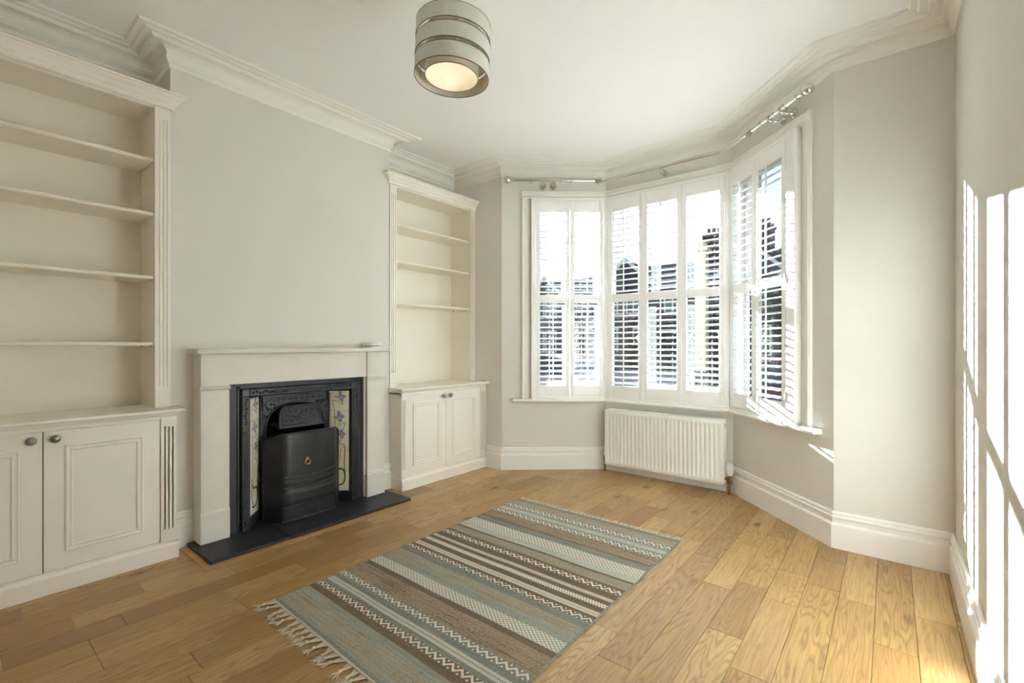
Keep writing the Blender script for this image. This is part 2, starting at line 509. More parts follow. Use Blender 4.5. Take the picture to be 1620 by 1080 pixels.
def offset_path(pts, d, closed=False):
    """pts moved d to the left of their direction, mitred"""
    n = len(pts); out = []
    for i in range(n):
        p = Vector(pts[i])
        a = Vector(pts[i - 1]) if (i > 0 or closed) else None
        b = Vector(pts[(i + 1) % n]) if (i < n - 1 or closed) else None
        ns = []
        if a is not None: e = (p - a).normalized(); ns.append(Vector((-e.y, e.x)))
        if b is not None: e = (b - p).normalized(); ns.append(Vector((-e.y, e.x)))
        if len(ns) == 2:
            m = (ns[0] + ns[1]).normalized(); k = d / max(0.2, m.dot(ns[0]))
            out.append(p + m * k)
        else:
            out.append(p + ns[0] * d)
    return out

def sweep(mb, pts, prof, i0=0, i1=None, closed=False, smooth=False, caps=True):
    """profile (inward offset, z) carried along a mitred path; only spans i0..i1 are emitted"""
    n = len(pts); m = len(prof)
    i1 = (n if closed else n - 1) if i1 is None else i1
    rails = [offset_path(pts, o, closed) for o, z in prof]
    vs = []
    for i in range(i0, i1 + 1):
        for k in range(m):
            q = rails[k][i % n]; vs.append((q.x, q.y, prof[k][1]))
    fs = []
    for i in range(i1 - i0):
        for k in range(m - 1):
            fs.append((i * m + k, (i + 1) * m + k, (i + 1) * m + k + 1, i * m + k + 1))
    mb.add(vs, fs, smooth)
    if caps:
        mb.add(vs[:m], [tuple(range(m))]); mb.add(vs[-m:], [tuple(range(m))[::-1]])
    return mb

# ------------------------------------------------------------------ room plan (metres; camera above the origin)
CEIL = 2.95
XR, YB = 0.262, -0.34                     # right wall, back wall
XA, XC = -3.58, -3.284                    # alcove back wall, chimney breast face
CY0, CY1 = 0.86, 2.40                     # chimney breast
YF_R, YF_L = 3.37, 3.44                   # front wall, right and left of the bay
LO, LI, RI, RO = (-2.925, YF_L), (-2.165, 4.11), (-1.005, 4.11), (-0.266, YF_R)
PLAN = [(XR, YB), (XR, YF_R), RO, RI, LI, LO, (XA, YF_L), (XA, CY1), (XC, CY1), (XC, CY0), (XA, CY0), (XA, YB)]
WT = 0.27
OUT = offset_path(PLAN, -WT, closed=True)
NP = len(PLAN)

def lerp2(a, b, t): return (a[0] + (b[0] - a[0]) * t, a[1] + (b[1] - a[1]) * t)
def wall_quad(i, t0=0.0, t1=1.0):
    a, b = PLAN[i], PLAN[(i + 1) % NP]; c, d = OUT[i], OUT[(i + 1) % NP]
    L = math.dist(a, b)
    return [lerp2(a, b, t0), lerp2(a, b, t1), lerp2(c, d, t1), lerp2(c, d, t0)]
def structure(o): o['kind'] = 'structure'; return o

# bay faces: local x along the face, local y outwards, z up
def face(p, q):
    d = (Vector(q) - Vector(p)); L = d.length; a = math.atan2(d.y, d.x)
    return dict(p=p, L=L, a=a, M=Matrix.Translation((p[0], p[1], 0)) @ Matrix.Rotation(a, 4, 'Z'))
FL, FC, FR = face(LO, LI), face(LI, RI), face(RI, RO)
SILL, HEAD = 0.65, 2.63

# walls
structure(MB().prism(wall_quad(0), -0.1, CEIL + .1).build('wall_right', M['wall']))
structure(MB().prism(wall_quad(11), -0.1, CEIL + .1).build('wall_back', M['wall']))
structure(MB().prism(wall_quad(1), -0.6, CEIL + .1).build('wall_front_right', M['wall']))
structure(MB().prism(wall_quad(5), -0.6, CEIL + .1).build('wall_front_left', M['wall']))
mb = MB()
mb.box(XA - .2, XA, YB - .2, CY0 + .02, -.1, CEIL + .1)
mb.box(XA - .2, XA, CY1 - .02, YF_L + .1, -.1, CEIL + .1)
structure(mb.build('wall_left', M['wall']))
OPN = (1.30, 1.93, 0.90)                   # fireplace opening in the breast
mb = MB()
mb.box(XA - .2, XC, CY0, OPN[0], -.1, CEIL + .1)
mb.box(XA - .2, XC, OPN[1], CY1, -.1, CEIL + .1)
mb.box(XA - .2, XC, OPN[0], OPN[1], OPN[2], CEIL + .1)
mb.box(XA - .2, XA - .05, OPN[0], OPN[1], -.1, OPN[2])
structure(mb.build('wall_chimney_breast', M['wall']))
def bay_wall(i, name, solids):
    mb = MB()
    mb.prism(wall_quad(i), -0.6, SILL)
    mb.prism(wall_quad(i), HEAD, CEIL + .1)
    for t0, t1 in solids: mb.prism(wall_quad(i, t0, t1), SILL, HEAD)
    return structure(mb.build(name, M['wall']))
# plan runs RO>RI>LI>LO, so the right and left faces are walked backwards
bay_wall(2, 'wall_bay_right', [(0.0, 1 - 0.77 / FR['L'])])
bay_wall(3, 'wall_bay_center', [])
bay_wall(4, 'wall_bay_left', [(1 - 0.285 / FL['L'], 1.0)])

# ceiling and sub-floor follow the plan
o = MB().prism([tuple(p) for p in OUT], CEIL, CEIL + .12).build('ceiling', M['ceiling']); structure(o)
floor = MB().prism([tuple(p) for p in OUT], -0.14, -0.014).build('floor', M['dark_gap']); structure(floor)

# floor planks
random.seed(11)
def plan_top(x):
    """how far a board at x runs towards the window"""
    def seg(p, q): return p[1] + (q[1] - p[1]) * (x - p[0]) / (q[0] - p[0])
    if x < LO[0]: return YF_L
    if x < LI[0]: return seg(LO, LI)
    if x < RI[0]: return LI[1]
    if x < RO[0]: return seg(RI, RO)
    return YF_R
PW = 0.138
x_left = 0.082 - PW * 25
JOINTS = {}
for row in range(27):
    xa = x_left + row * PW
    xb = min(xa + PW, XR - .005)
    if xa > XR - .02: break
    if xb < XA: continue
    xa = max(xa, XA + .002)
    top = min(plan_top(xa), plan_top(xb)) + 0.10 if xb < LI[0] or xa > RI[0] else LI[1] + 0.02
    y = YB + .005 - random.uniform(0, .6)
    while y < top - .02:
        ln = random.choice((0.36, 0.5, 0.62, 0.75, 0.95, 1.15, 1.3))
        y1 = y + ln
        if top - y1 < .2: y1 = top
        ya = max(y, YB + .005)
        if y1 - ya > .05 and y1 > YB:
            cxp, cyp = (xa + xb) / 2, (ya + y1) / 2
            dz = random.uniform(-.0005, .0003)
            bmx = MB().box(xa + .0006, xb - .0006, ya + .0007, y1 - .0007, -0.0145, dz, bev=.0014)
            bmx.build('plank', M['oak'], floor, origin=(cxp, cyp, 0))
        y = y1

# cornice
CP = [(0.0, 2.828), (.006, 2.830), (.010, 2.848), (.022, 2.864), (.028, 2.886), (.022, 2.890), (.022, 2.902), (.034, 2.919),
      (.056, 2.928), (.080, 2.928), (.087, 2.918), (.108, 2.918), (.116, 2.926), (.120, 2.933), (.150, 2.933), (.157, 2.940),
      (.186, 2.941), (.195, 2.951)]
mb = MB(); sweep(mb, PLAN, CP, closed=True, caps=False)
structure(mb.build('trim_1', M['cornice']))

# skirting
SP = [(0.0, 0.213), (.010, 0.213), (.015, 0.205), (.015, 0.193), (.021, 0.186), (.021, 0.177), (.014, 0.172), (.014, 0.150), (.024, 0.141),
      (.026, 0.136), (.026, 0.0)]
def skirt(i, name):
    mb = MB(); sweep(mb, PLAN, SP, i, i + 1, closed=True); return structure(mb.build(name, M['skirt']))
for i, nm in ((0, 'right'), (1, 'front_right'), (2, 'bay_right'), (3, 'bay_center'), (4, 'bay_left'), (11, 'back')):
    skirt(i, 'baseboard_' + nm)
def skirt_piece(name, pts):
    mb = MB(); sweep(mb, pts, SP); return structure(mb.build(name, M['skirt']))
skirt_piece('baseboard_front_left', [LO, (-3.105, YF_L)])
skirt_piece('baseboard_chimney_left', [(XC, 0.968), (XC, CY0)])
skirt_piece('baseboard_chimney_right', [(XC, CY1 - .002), (XC, 2.275)])

# ------------------------------------------------------------------ windows
def window(F, n, t0, t1):
    root = thing('window_%d' % n, None, None, kind='structure')
    X = F['M']
    z0, z1 = SILL + .01, HEAD + .01
    fr = MB(X); yy0, yy1 = .055, .135
    fr.box(t0, t0 + .035, yy0, yy1, z0, z1, .004); fr.box(t1 - .035, t1, yy0, yy1, z0, z1, .004)
    fr.box(t0, t1, yy0, yy1, z1 - .06, z1, .004); fr.box(t0, t1, yy0, yy1 + .03, z0, z0 + .05, .004)
    fr.build('window_frame', M['out_white'], root)
    zm = 1.655
    for nm, a, b, ya, yb in (('upper_sash', zm - .02, z1 - .06, .097, .130), ('lower_sash', z0 + .05, zm + .02, .060, .093)):
        sb = MB(X)
        sb.box(t0 + .033, t0 + .070, ya, yb, a, b, .003); sb.box(t1 - .070, t1 - .033, ya, yb, a, b, .003)
        sb.box(t0 + .05, t1 - .05, ya, yb, a, a + (.04 if nm == 'upper_sash' else .07), .003)
        sb.box(t0 + .05, t1 - .05, ya, yb, b - (.05 if nm == 'upper_sash' else .04), b, .003)
        so = sb.build(nm, M['out_white'], root)
        MB(X).box(t0 + .066, t1 - .066, (ya + yb) / 2 - .002, (ya + yb) / 2 + .002, a + .03, b - .03).build('pane', M['glass'], so)
    return root
window(FL, 1, 0.27, FL['L'] + .02)
window(FC, 2, -.02, FC['L'] + .02)
window(FR, 3, -.02, 0.785)
# corner mullions of the bay
for k, (q, nm) in enumerate(((LI, 'trim_2'), (RI, 'trim_3'))):
    d = (Vector(q) - Vector((-1.585, 2.9))).normalized()
    c = Vector(q) + d * .115
    a0 = math.atan2(d.y, d.x)
    poly = [(c.x + .052 * math.cos(a0 + R(22.5 + 45 * j)), c.y + .052 * math.sin(a0 + R(22.5 + 45 * j))) for j in range(8)]
    structure(MB().prism(poly, SILL, HEAD).build(nm, M['out_white']))

# architraves
AP = [(0, 0), (0, .018), (.010, .026), (.020, .024), (.026, .018), (.052, .016), (.060, .010), (.075, .010), (.075, 0)]
def arch_side(name, F, t_out, sgn):
    poly = [(t_out + sgn * a, -h) for a, h in AP]
    mb = MB(F['M']); mb.prism(poly, SILL + .03, 2.622); structure(mb.build(name, M['trim']))
arch_side('trim_4', FL, 0.192, 1)
arch_side('trim_5', FR, 0.875, -1)
# head architrave follows the bay
def pt(F, t, y=0.0):
    v = F['M'] @ Vector((t, y, 0)); return (v.x, v.y)
HP = [(0, 2.695), (.018, 2.695), (.026, 2.685), (.024, 2.676), (.018, 2.670), (.016, 2.644), (.010, 2.636), (.010, 2.620), (0, 2.620)]
mb = MB(); sweep(mb, [pt(FR, .875), RI, LI, pt(FL, .192)], HP, closed=False); structure(mb.build('trim_6', M['trim']))
# window board
BP = [(-.10, .682), (.050, .682), (.060, .679), (.066, .667), (.060, .655), (.050, .652), (-.01, .652)]
mb = MB(); sweep(mb, [pt(FR, .955), RI, LI, pt(FL, .105)], BP); structure(mb.build('trim_7', M['trim']))

# ------------------------------------------------------------------ plantation shutters
SF, SB = -.048, -.020                       # front and back of a shutter leaf (local y)
Z_B, Z_T, Z_B2, Z_M0, Z_M1, Z_T2 = .703, 2.592, .815, 1.610, 1.683, 2.480
ST = .041
slat_cache = {}
def slat_mesh(w):
    k = round(w, 3)
    if k not in slat_cache:
        c, th = .0315, .0052
        prof = [(-c, 0), (-c * .8, th * .6), (-c * .3, th), (c * .3, th), (c * .8, th * .6), (c, 0), (c * .8, -th * .6), (c * .3, -th), (-c * .3, -th), (-c * .8, -th * .6)]
        slat_cache[k] = MB().prism(prof, -w / 2, w / 2, axis='x', smooth=True).mesh('louvre', M['shutter'])
    return slat_cache[k]
def leaf(F, t0, t1, label):
    g = .0015
    root = thing('shutter_leaf', label, 'shutter', (F['p'][0], F['p'][1], 0), F['a'], 'louvred shutter leaves in the bay')
    a, b = t0 + g, t1 - g
    def bx(name, *d):
        o = MB().box(*d, bev=.003).build(name, M['shutter'], root, local=True); return o
    bx('stile', a, a + ST, SF, SB, Z_B, Z_T); bx('stile', b - ST, b, SF, SB, Z_B, Z_T)
    bx('top_rail', a + ST, b - ST, SF + .002, SB - .002, Z_T2, Z_T)
    bx('middle_rail', a + ST, b - ST, SF + .002, SB - .002, Z_M0, Z_M1)
    bx('bottom_rail', a + ST, b - ST, SF + .002, SB - .002, Z_B, Z_B2)
    me = slat_mesh(b - a - 2 * ST - .003)
    mid = (a + b) / 2; yc = (SF + SB) / 2
    for z0, z1, tilt in ((Z_B2, Z_M0, R(11)), (Z_M1, Z_T2, R(17))):
        n = 15; p = (z1 - z0) / n
        for i in range(n):
            place('louvre', me, root, (mid, yc, z0 + p * (i + .5)), (tilt, 0, 0))
        MB().box(mid - .005, mid + .005, yc - .046, yc - .036, z0 + .012, z1 - .004, .002).build('tilt_rod', M['shutter'], root, local=True)
    # hinges on the outer edge
    return root
def hinge(root, t, zs):
    for z in zs:
        MB().tube([(t, SF - .004, z - .03), (t, SF - .004, z + .03)], .004, 8).build('hinge', M['white_plastic'], root, local=True)
l1 = leaf(FL, .326, .657, 'louvred shutter leaf hinged to the architrave beside the alcove bookcase wall'); hinge(l1, .327, (.86, 1.65, 2.40))
l2 = leaf(FL, .657, .986, 'louvred shutter leaf in the bookcase-side bay face, next to the bay corner')
l3 = leaf(FC, .050, .403, 'louvred shutter leaf above the lockshield end of the radiator'); hinge(l3, .051, (.80, 1.65, 2.40))
l4 = leaf(FC, .403, .756, 'middle of three louvred shutter leaves above the radiator')
l5 = leaf(FC, .756, 1.109, 'louvred shutter leaf above the thermostat valve end of the radiator'); hinge(l5, 1.108, (.80, 1.65, 2.40))
l6 = leaf(FR, .030, .360, 'louvred shutter leaf in the sunlit bay face, next to the bay corner'); hinge(l6, .031, (.80, 1.65, 2.40))
l7 = leaf(FR, .360, .692, 'louvred shutter leaf in the sunlit bay face, hinged to the far wall jamb'); hinge(l7, .691, (.86, 1.65, 2.40))

def shutter_frame(F, t0, t1, j0, j1, label):
    root = thing(label, None, None, (F['p'][0], F['p'][1], 0), F['a'], kind='structure')
    def bx(name, *d): return MB().box(*d, bev=.003).build(name, M['shutter'], root, local=True)
    bx('head', t0, t1, -.043, .02, Z_T + .002, 2.622); bx('foot', t0, t1, -.043, .02, .682, Z_B - .002)
    bx('jamb', t0, t0 + j0, -.050, .02, .682, 2.622); bx('jamb', t1 - j1, t1, -.050, .02, .682, 2.622)
    return root
shutter_frame(FL, .284, 1.000, .040, .013, 'trim_8')
shutter_frame(FC, .019, 1.139, .030, .029, 'trim_9')
shutter_frame(FR, .013, .778, .016, .084, 'trim_10')

# ------------------------------------------------------------------ alcove joinery
def fluted(mb, xf, y0, y1, z0, z1, fz0, fz1, depth=.018, n=3):
    """a pilaster facing +x with n flutes cut between fz0 and fz1"""
    b = xf - depth; g = xf - .006
    mb.box(b, g, y0, y1, z0, z1)
    mb.box(g, xf, y0, y1, z0, fz0); mb.box(g, xf, y0, y1, fz1, z1)
    w = y1 - y0; m = w * .2; fw = w * .095; sp = (w - 2 * m - n * fw) / (n - 1)
    ys = y0
    for i in range(n):
        fy = y0 + m + i * (fw + sp)
        mb.box(g, xf, ys, fy, fz0, fz1); ys = fy + fw
    mb.box(g, xf, ys, y1, fz0, fz1)
    return mb

def door(root, name, xf, y0, y1, z0, z1, knob_y, mg=(.076, .076, .075, .082), tone=None):
    """inset cupboard door facing +x with a planted picture-frame moulding"""
    g = .002
    d = MB().box(xf - .022, xf - .001, y0 + g, y1 - g, z0 + g, z1 - g, .0015).build('door', M['joinery'], root)
    ml = MB()
    pr = [(0, 0), (.001, .006), (.006, .009), (.011, .006), (.014, .0045), (.020, .0045), (.024, .0075), (.028, .0065), (.031, .0)]
    ml.frame(y0 + mg[0], y1 - mg[1], z0 + mg[3], z1 - mg[2], pr, xf - .001, axis='x')
    ml.build('panel_moulding', M['joinery'], d)
    kz = z1 - .038
    k = MB()
    k.lathe([(.006, 0), (.006, .012), (.010, .016)], (xf - .001, knob_y, kz), (1, 0, 0), 12)
    k.lathe([(.0, .014), (.012, .015), (.0185, .020), (.0195, .024), (.016, .029), (.008, .032), (0, .033)], (xf - .001, knob_y, kz), (1, 0, 0), 18)
    k.build('knob', M['pewter'] if name else M['chrome'], d)
    return d

def base_cabinet(label, xf, y0, y1, px, doors, pil, knobs, top_y, group):
    root = thing('base_cabinet', label, 'cabinet', (xf - .2, (y0 + y1) / 2, 0), group=group)
    X0 = XA + .004
    b = MB()
    b.box(X0, xf - .024, y0, y1, .06, .79)                       # carcass
    b.box(xf - .024, xf, y0, y1, .785, .806)                     # top rail of the face frame
    b.box(xf - .024, xf, y0, y1, .085, .102)
    b.box(xf - .024, xf, y0, pil[0], .085, .80); b.box(xf - .024, xf, pil[1], y1, .085, .80)
    b.build('body', M['joinery'], root)
    MB().box(xf - .0225, xf - .0223, pil[0], pil[1], .1, .79).build('painted_gap_shade', M['dark_gap'], root)  # thin dark sheet behind the doors, painted shade for the gaps round them
    for a, c in ((y0, pil[0]), (pil[1], y1)):
        if c - a > .03:
            fluted(MB(), xf + .006, a + .002, c - .002, .095, .80, .17, .745, depth=.012).build('pilaster', M['joinery'], root)
    prof = [(px - .012, .092), (px - .004, .086), (px, .078), (px, 0.0), (X0 + .05, 0.0), (X0 + .05, .092)]
    p2 = MB()
    ya, yb = y0 - .006, y1 + .006 if y1 < 3 else y1
    n = len(prof)
    vs = [(x, ya, z) for x, z in prof] + [(x, yb, z) for x, z in prof]
    p2.add(vs, [tuple(range(n)), tuple(range(2 * n - 1, n - 1, -1))] + [(i, (i + 1) % n, n + (i + 1) % n, n + i) for i in range(n)])
    p2.build('plinth', M['joinery'], root)
    mid = (pil[0] + pil[1]) / 2
    z0, z1 = .102, .785
    door(root, knobs[0], xf, pil[0], mid, z0, z1, mid - .041)
    door(root, knobs[1], xf, mid, pil[1], z0, z1, mid + .041)
    return root

def worktop(label, xe, y0, y1, yo0, yo1, group):
    """cabinet top: slab with a moulded nosing; front part oversails at the sides"""
    X0 = XA + .003
    t = thing('cabinet_top', label, 'worktop', (xe - .2, (y0 + y1) / 2, .806), group=group)
    prof = [(-.30, .841), (-.004, .841), (0.0, .838), (0.0, .829), (-.006, .824), (-.014, .822), (-.020, .812), (-.026, .806), (-.30, .806)]
    m = MB(); m.box(X0, XC + .012, y0, y1, .806, .841)
    pr = [(xe + a if a > -.29 else XC + .010, z) for a, z in prof]
    n = len(pr); vs = [(x, yo0, z) for x, z in pr] + [(x, yo1, z) for x, z in pr]
    # taper the ends under the nosing
    vs = []
    for e, s in ((yo0, 1), (yo1, -1)):
        for (a, z), (x, _) in zip(prof, pr):
            vs.append((x, e + s * (max(0, -a) if a > -.29 else 0) * (1 if z < .83 else 0) * .9, z))
    m.add(vs, [tuple(range(n)), tuple(range(2 * n - 1, n - 1, -1))] + [(i, (i + 1) % n, n + (i + 1) % n, n + i) for i in range(n)])
    m.build('slab', M['joinery'], t)
    return t

def bookcase(label, xf, y0, y1, pw0, pw1, shelves, top, flutes, cr0, cr1, group):
    X0 = XA + .004; zb = .841
    root = thing('bookcase', label, 'bookcase', (xf - .15, (y0 + y1) / 2, zb), group=group)
    i0, i1 = y0 + pw0, y1 - pw1
    MB().box(X0, X0 + .012, y0, y1, zb, top).build('back_panel', M['joinery_in'], root)
    MB().box(X0 + .012, xf - .018, i0 - .018, i0 + .0, zb, top).build('side_panel', M['joinery_in'], root)
    MB().box(X0 + .012, xf - .018, i1, i1 + .018, zb, top).build('side_panel', M['joinery_in'], root)
    MB().box(X0 + .012, xf - .018, i0, i1, top - .022, top).build('top_panel', M['joinery_in'], root)
    for a, b in ((y0, i0), (i1, y1)):
        fluted(MB(), xf, a, b, zb, top, flutes[0], flutes[1]).build('pilaster', M['joinery'], root)
    for z in shelves:
        s = MB().box(X0 + .012, xf - .022, i0 + .001, i1 - .001, z - .020, z, .005).build('shelf', M['joinery_in'], root)
        for yy in ((i0 + .008, i1 - .008) if z == shelves[-1] else ()):
            for xx in (xf - .06, X0 + .06):
                MB().box(xx - .008, xx + .008, yy - .007, yy + .007, z - .024, z - .0195).build('shelf_peg', M['old_brass'], s)
    # crown moulding with returned ends
    cp = [(0, top - .012), (.006, top - .010), (.010, top - .002), (.010, top + .012), (.020, top + .022), (.030, top + .036), (.046, top + .052), (.050, top + .060), (.058, top + .062),
          (.058, top + .074), (0, top + .076)]
    m = MB()
    path = [(XC + .002, cr0), (xf, cr0), (xf, cr1), (XC + .002, cr1)] if cr1 < 3.3 else [(XC + .002, cr0), (xf, cr0), (xf, cr1)]
    # walk with the room on the right: flip so that the moulding projects into the room
    sweep(m, path[::-1], cp)
    m.box(X0, xf + .002, y0 + .001, y1 - .001, top + .0005, top + .072)
    m.build('crown_moulding', M['joinery'], root)
    return root

GJ, GW, GB = 'fitted alcove cabinets', 'alcove cabinet tops', 'alcove bookcases'
base_cabinet('wide cream two-door cupboard with fluted pilasters beneath the four-shelf bookcase', -3.16, -.300, .858, -3.142, 2, (-.146, .782), (1, 1), .84, GJ)
base_cabinet('cream two-door cupboard beneath the three-shelf bookcase, beside the bay', -3.130, 2.404, 3.436, -3.108, 2, (2.452, 3.362), (1, 1), .84, GJ)
worktop('cream moulded top of the wide cupboard, below the four-shelf bookcase', -3.118, -.31, .856, -.31, .892, GW)
worktop('cream moulded top of the cupboard below the three-shelf bookcase', -3.086, 2.404, 3.437, 2.378, 3.437, GW)
bookcase('tall open cream bookcase with four shelves, fluted pilaster and crown moulding', -3.262, -.30, .856, .078, .074, (2.272, 1.963, 1.598, 1.217), 2.582, (.965, 2.50), -.30, .866, GB)
bookcase('open cream bookcase with three shelves in the alcove beside the bay', -3.276, 2.4015, 3.437, .070, .062, (2.250, 1.932, 1.573), 2.574, (.965, 2.49), 2.396, 3.437, GB)
# cable slots cut in the cabinet tops
for nm, x, ya, yb in (('cabinet_top', -3.548, .67, .79), ('cabinet_top.001', -3.545, 2.70, 2.76)):
    MB().box(x - .008, x + .008, ya, yb, .8395, .8412).build('cable_slot', M['dark_gap'], bpy.data.objects[nm])

# ------------------------------------------------------------------ fireplace
HZ = .022
hearth = thing('hearth', 'black slate hearth slabs lying in the oak floor before the fireplace', 'hearth', (-3.07, 1.62, 0))
MB().box(-3.262, -2.875, .937, 1.373, .0005, HZ, .003).build('slab', M['hearth'], hearth)
MB().box(-3.262, -2.875, 1.376, 2.304, .0005, HZ, .003).build('slab', M['hearth'], hearth)
strip = thing('hearth_border', 'flat oak border strip let into the floor around the hearth', 'floor trim', (-3.05, 1.6, 0))
MB().box(-3.255, -2.836, .898, .936, -.004, .0035, .0015).build('strip', M['oak_trim'], strip)
MB().box(-2.874, -2.836, .937, 2.304, -.004, .0035, .0015).build('strip', M['oak_trim'], strip)

sur = thing('fireplace_surround', 'pale limestone fireplace surround with square legs and plain frieze', 'fireplace', (-3.2, 1.615, HZ))
B0 = XC - .004
for ya, yb, inn in ((.977, 1.128, 1), (2.103, 2.256, -1)):
    m = MB(); m.box(B0, -3.158, ya, yb, HZ, 1.149, .002)
    leg = m.build('leg', M['mantel'], sur)
    m = MB(); m.box(B0, -3.146, ya - .006, yb + .003, HZ, .196, .004)
    m.prism([(-3.158, .196), (-3.146, .196), (-3.152, .206), (-3.158, .21)], ya - .004, yb + .002, axis='y')
    m.build('foot_block', M['mantel'], leg)
    m = MB()
    pr = [(-3.158, .930), (-3.148, .933), (-3.144, .941), (-3.148, .949), (-3.158, .952)]
    m.prism(pr, ya - .008, yb + .006, axis='y'); m.build('cap_moulding', M['mantel'], leg)
    m = MB(); m.box(B0, -3.152, ya - .002, yb + .001, .952, 1.149, .002); m.build('corner_block', M['mantel'], leg)
    e = (yb, yb + .012) if inn > 0 else (ya - .014, ya)
    MB().box(B0, -3.185, e[0], e[1], HZ, .957).build('inner_edge', M['mantel'], leg)
MB().box(B0, -3.164, 1.129, 2.102, .957, 1.149, .002).build('frieze', M['mantel'], sur)
MB().box(XC - .003, -3.112, .944, 2.284, 1.149, 1.179, .005).build('mantel_shelf', M['mantel'], sur)

ins = thing('fireplace_insert', 'black cast iron fireplace insert with tiled splayed cheeks and arched hood', 'fireplace', (-3.2, 1.615, HZ))
YM = 1.615
s = MB()
s.box(B0, -3.205, 1.1405, 1.206, HZ, .956); s.box(B0, -3.205, 2.024, 2.0885, HZ, .956); s.box(B0, -3.205, 1.206, 2.024, .924, .956)
s.box(-3.205, -3.196, 1.190, 1.206, HZ, .94); s.box(-3.205, -3.196, 2.024, 2.040, HZ, .94); s.box(-3.205, -3.196, 1.19, 2.04, .924, .940)
s.build('slip', M['slip'], ins)
# outer frame with cast ornament
f = MB(); XFm = -3.172
def bar(y0, y1, z0, z1): f.box(XFm - .05, XFm, y0, y1, z0, z1, .003)
bar(1.206, 1.256, HZ, .872); bar(1.974, 2.024, HZ, .872); bar(1.206, 2.024, .872, .922)
fo = f.build('frame', M['iron'], ins)
orn = MB()
def stud(y, z, r, h=.005):
    orn.add([(XFm, y - r, z), (XFm, y, z - r), (XFm, y + r, z), (XFm, y, z + r), (XFm + h, y, z)], [(0, 1, 4), (1, 2, 4), (2, 3, 4), (3, 0, 4)])
def ridge(y0, y1, z0, z1, h=.004): orn.box(XFm - .001, XFm + h, y0, y1, z0, z1, .0015)
for cy in (1.231, 1.999):
    z = .09
    while z < .66:
        for dy, dz in ((-.009, 0), (.009, 0), (0, .011)): stud(cy + dy, z + dz, .0075)
        z += .022
    for z in (.05, .075, .70, .715, .735, .755, .775, .795, .815, .835, .855): stud(cy + .006 * math.sin(z * 90), z, .011, .007)
    for e in (-.0225, .0195): ridge(cy + e, cy + e + .004, .03, .918)
    for z in (.045, .685, .868): ridge(cy - .022, cy + .022, z, z + .004)
y = 1.43
while y < 1.81:
    for dy, dz in ((0, -.009), (0, .009), (.011, 0)): stud(y + dy, .897 + dz, .0075)
    y += .022
for k in range(7):
    for s0 in (1.275, 1.835): stud(s0 + k * .021, .897 + .006 * math.sin(k * 2.1), .011, .007)
for z in (.8745, .915): ridge(1.21, 2.02, z, z + .004)
for yy in (1.256, 1.416, 1.812, 1.972): ridge(yy, yy + .004, .875, .918)
orn.build('frame_ornament', M['iron'], fo)['kind'] = 'stuff'
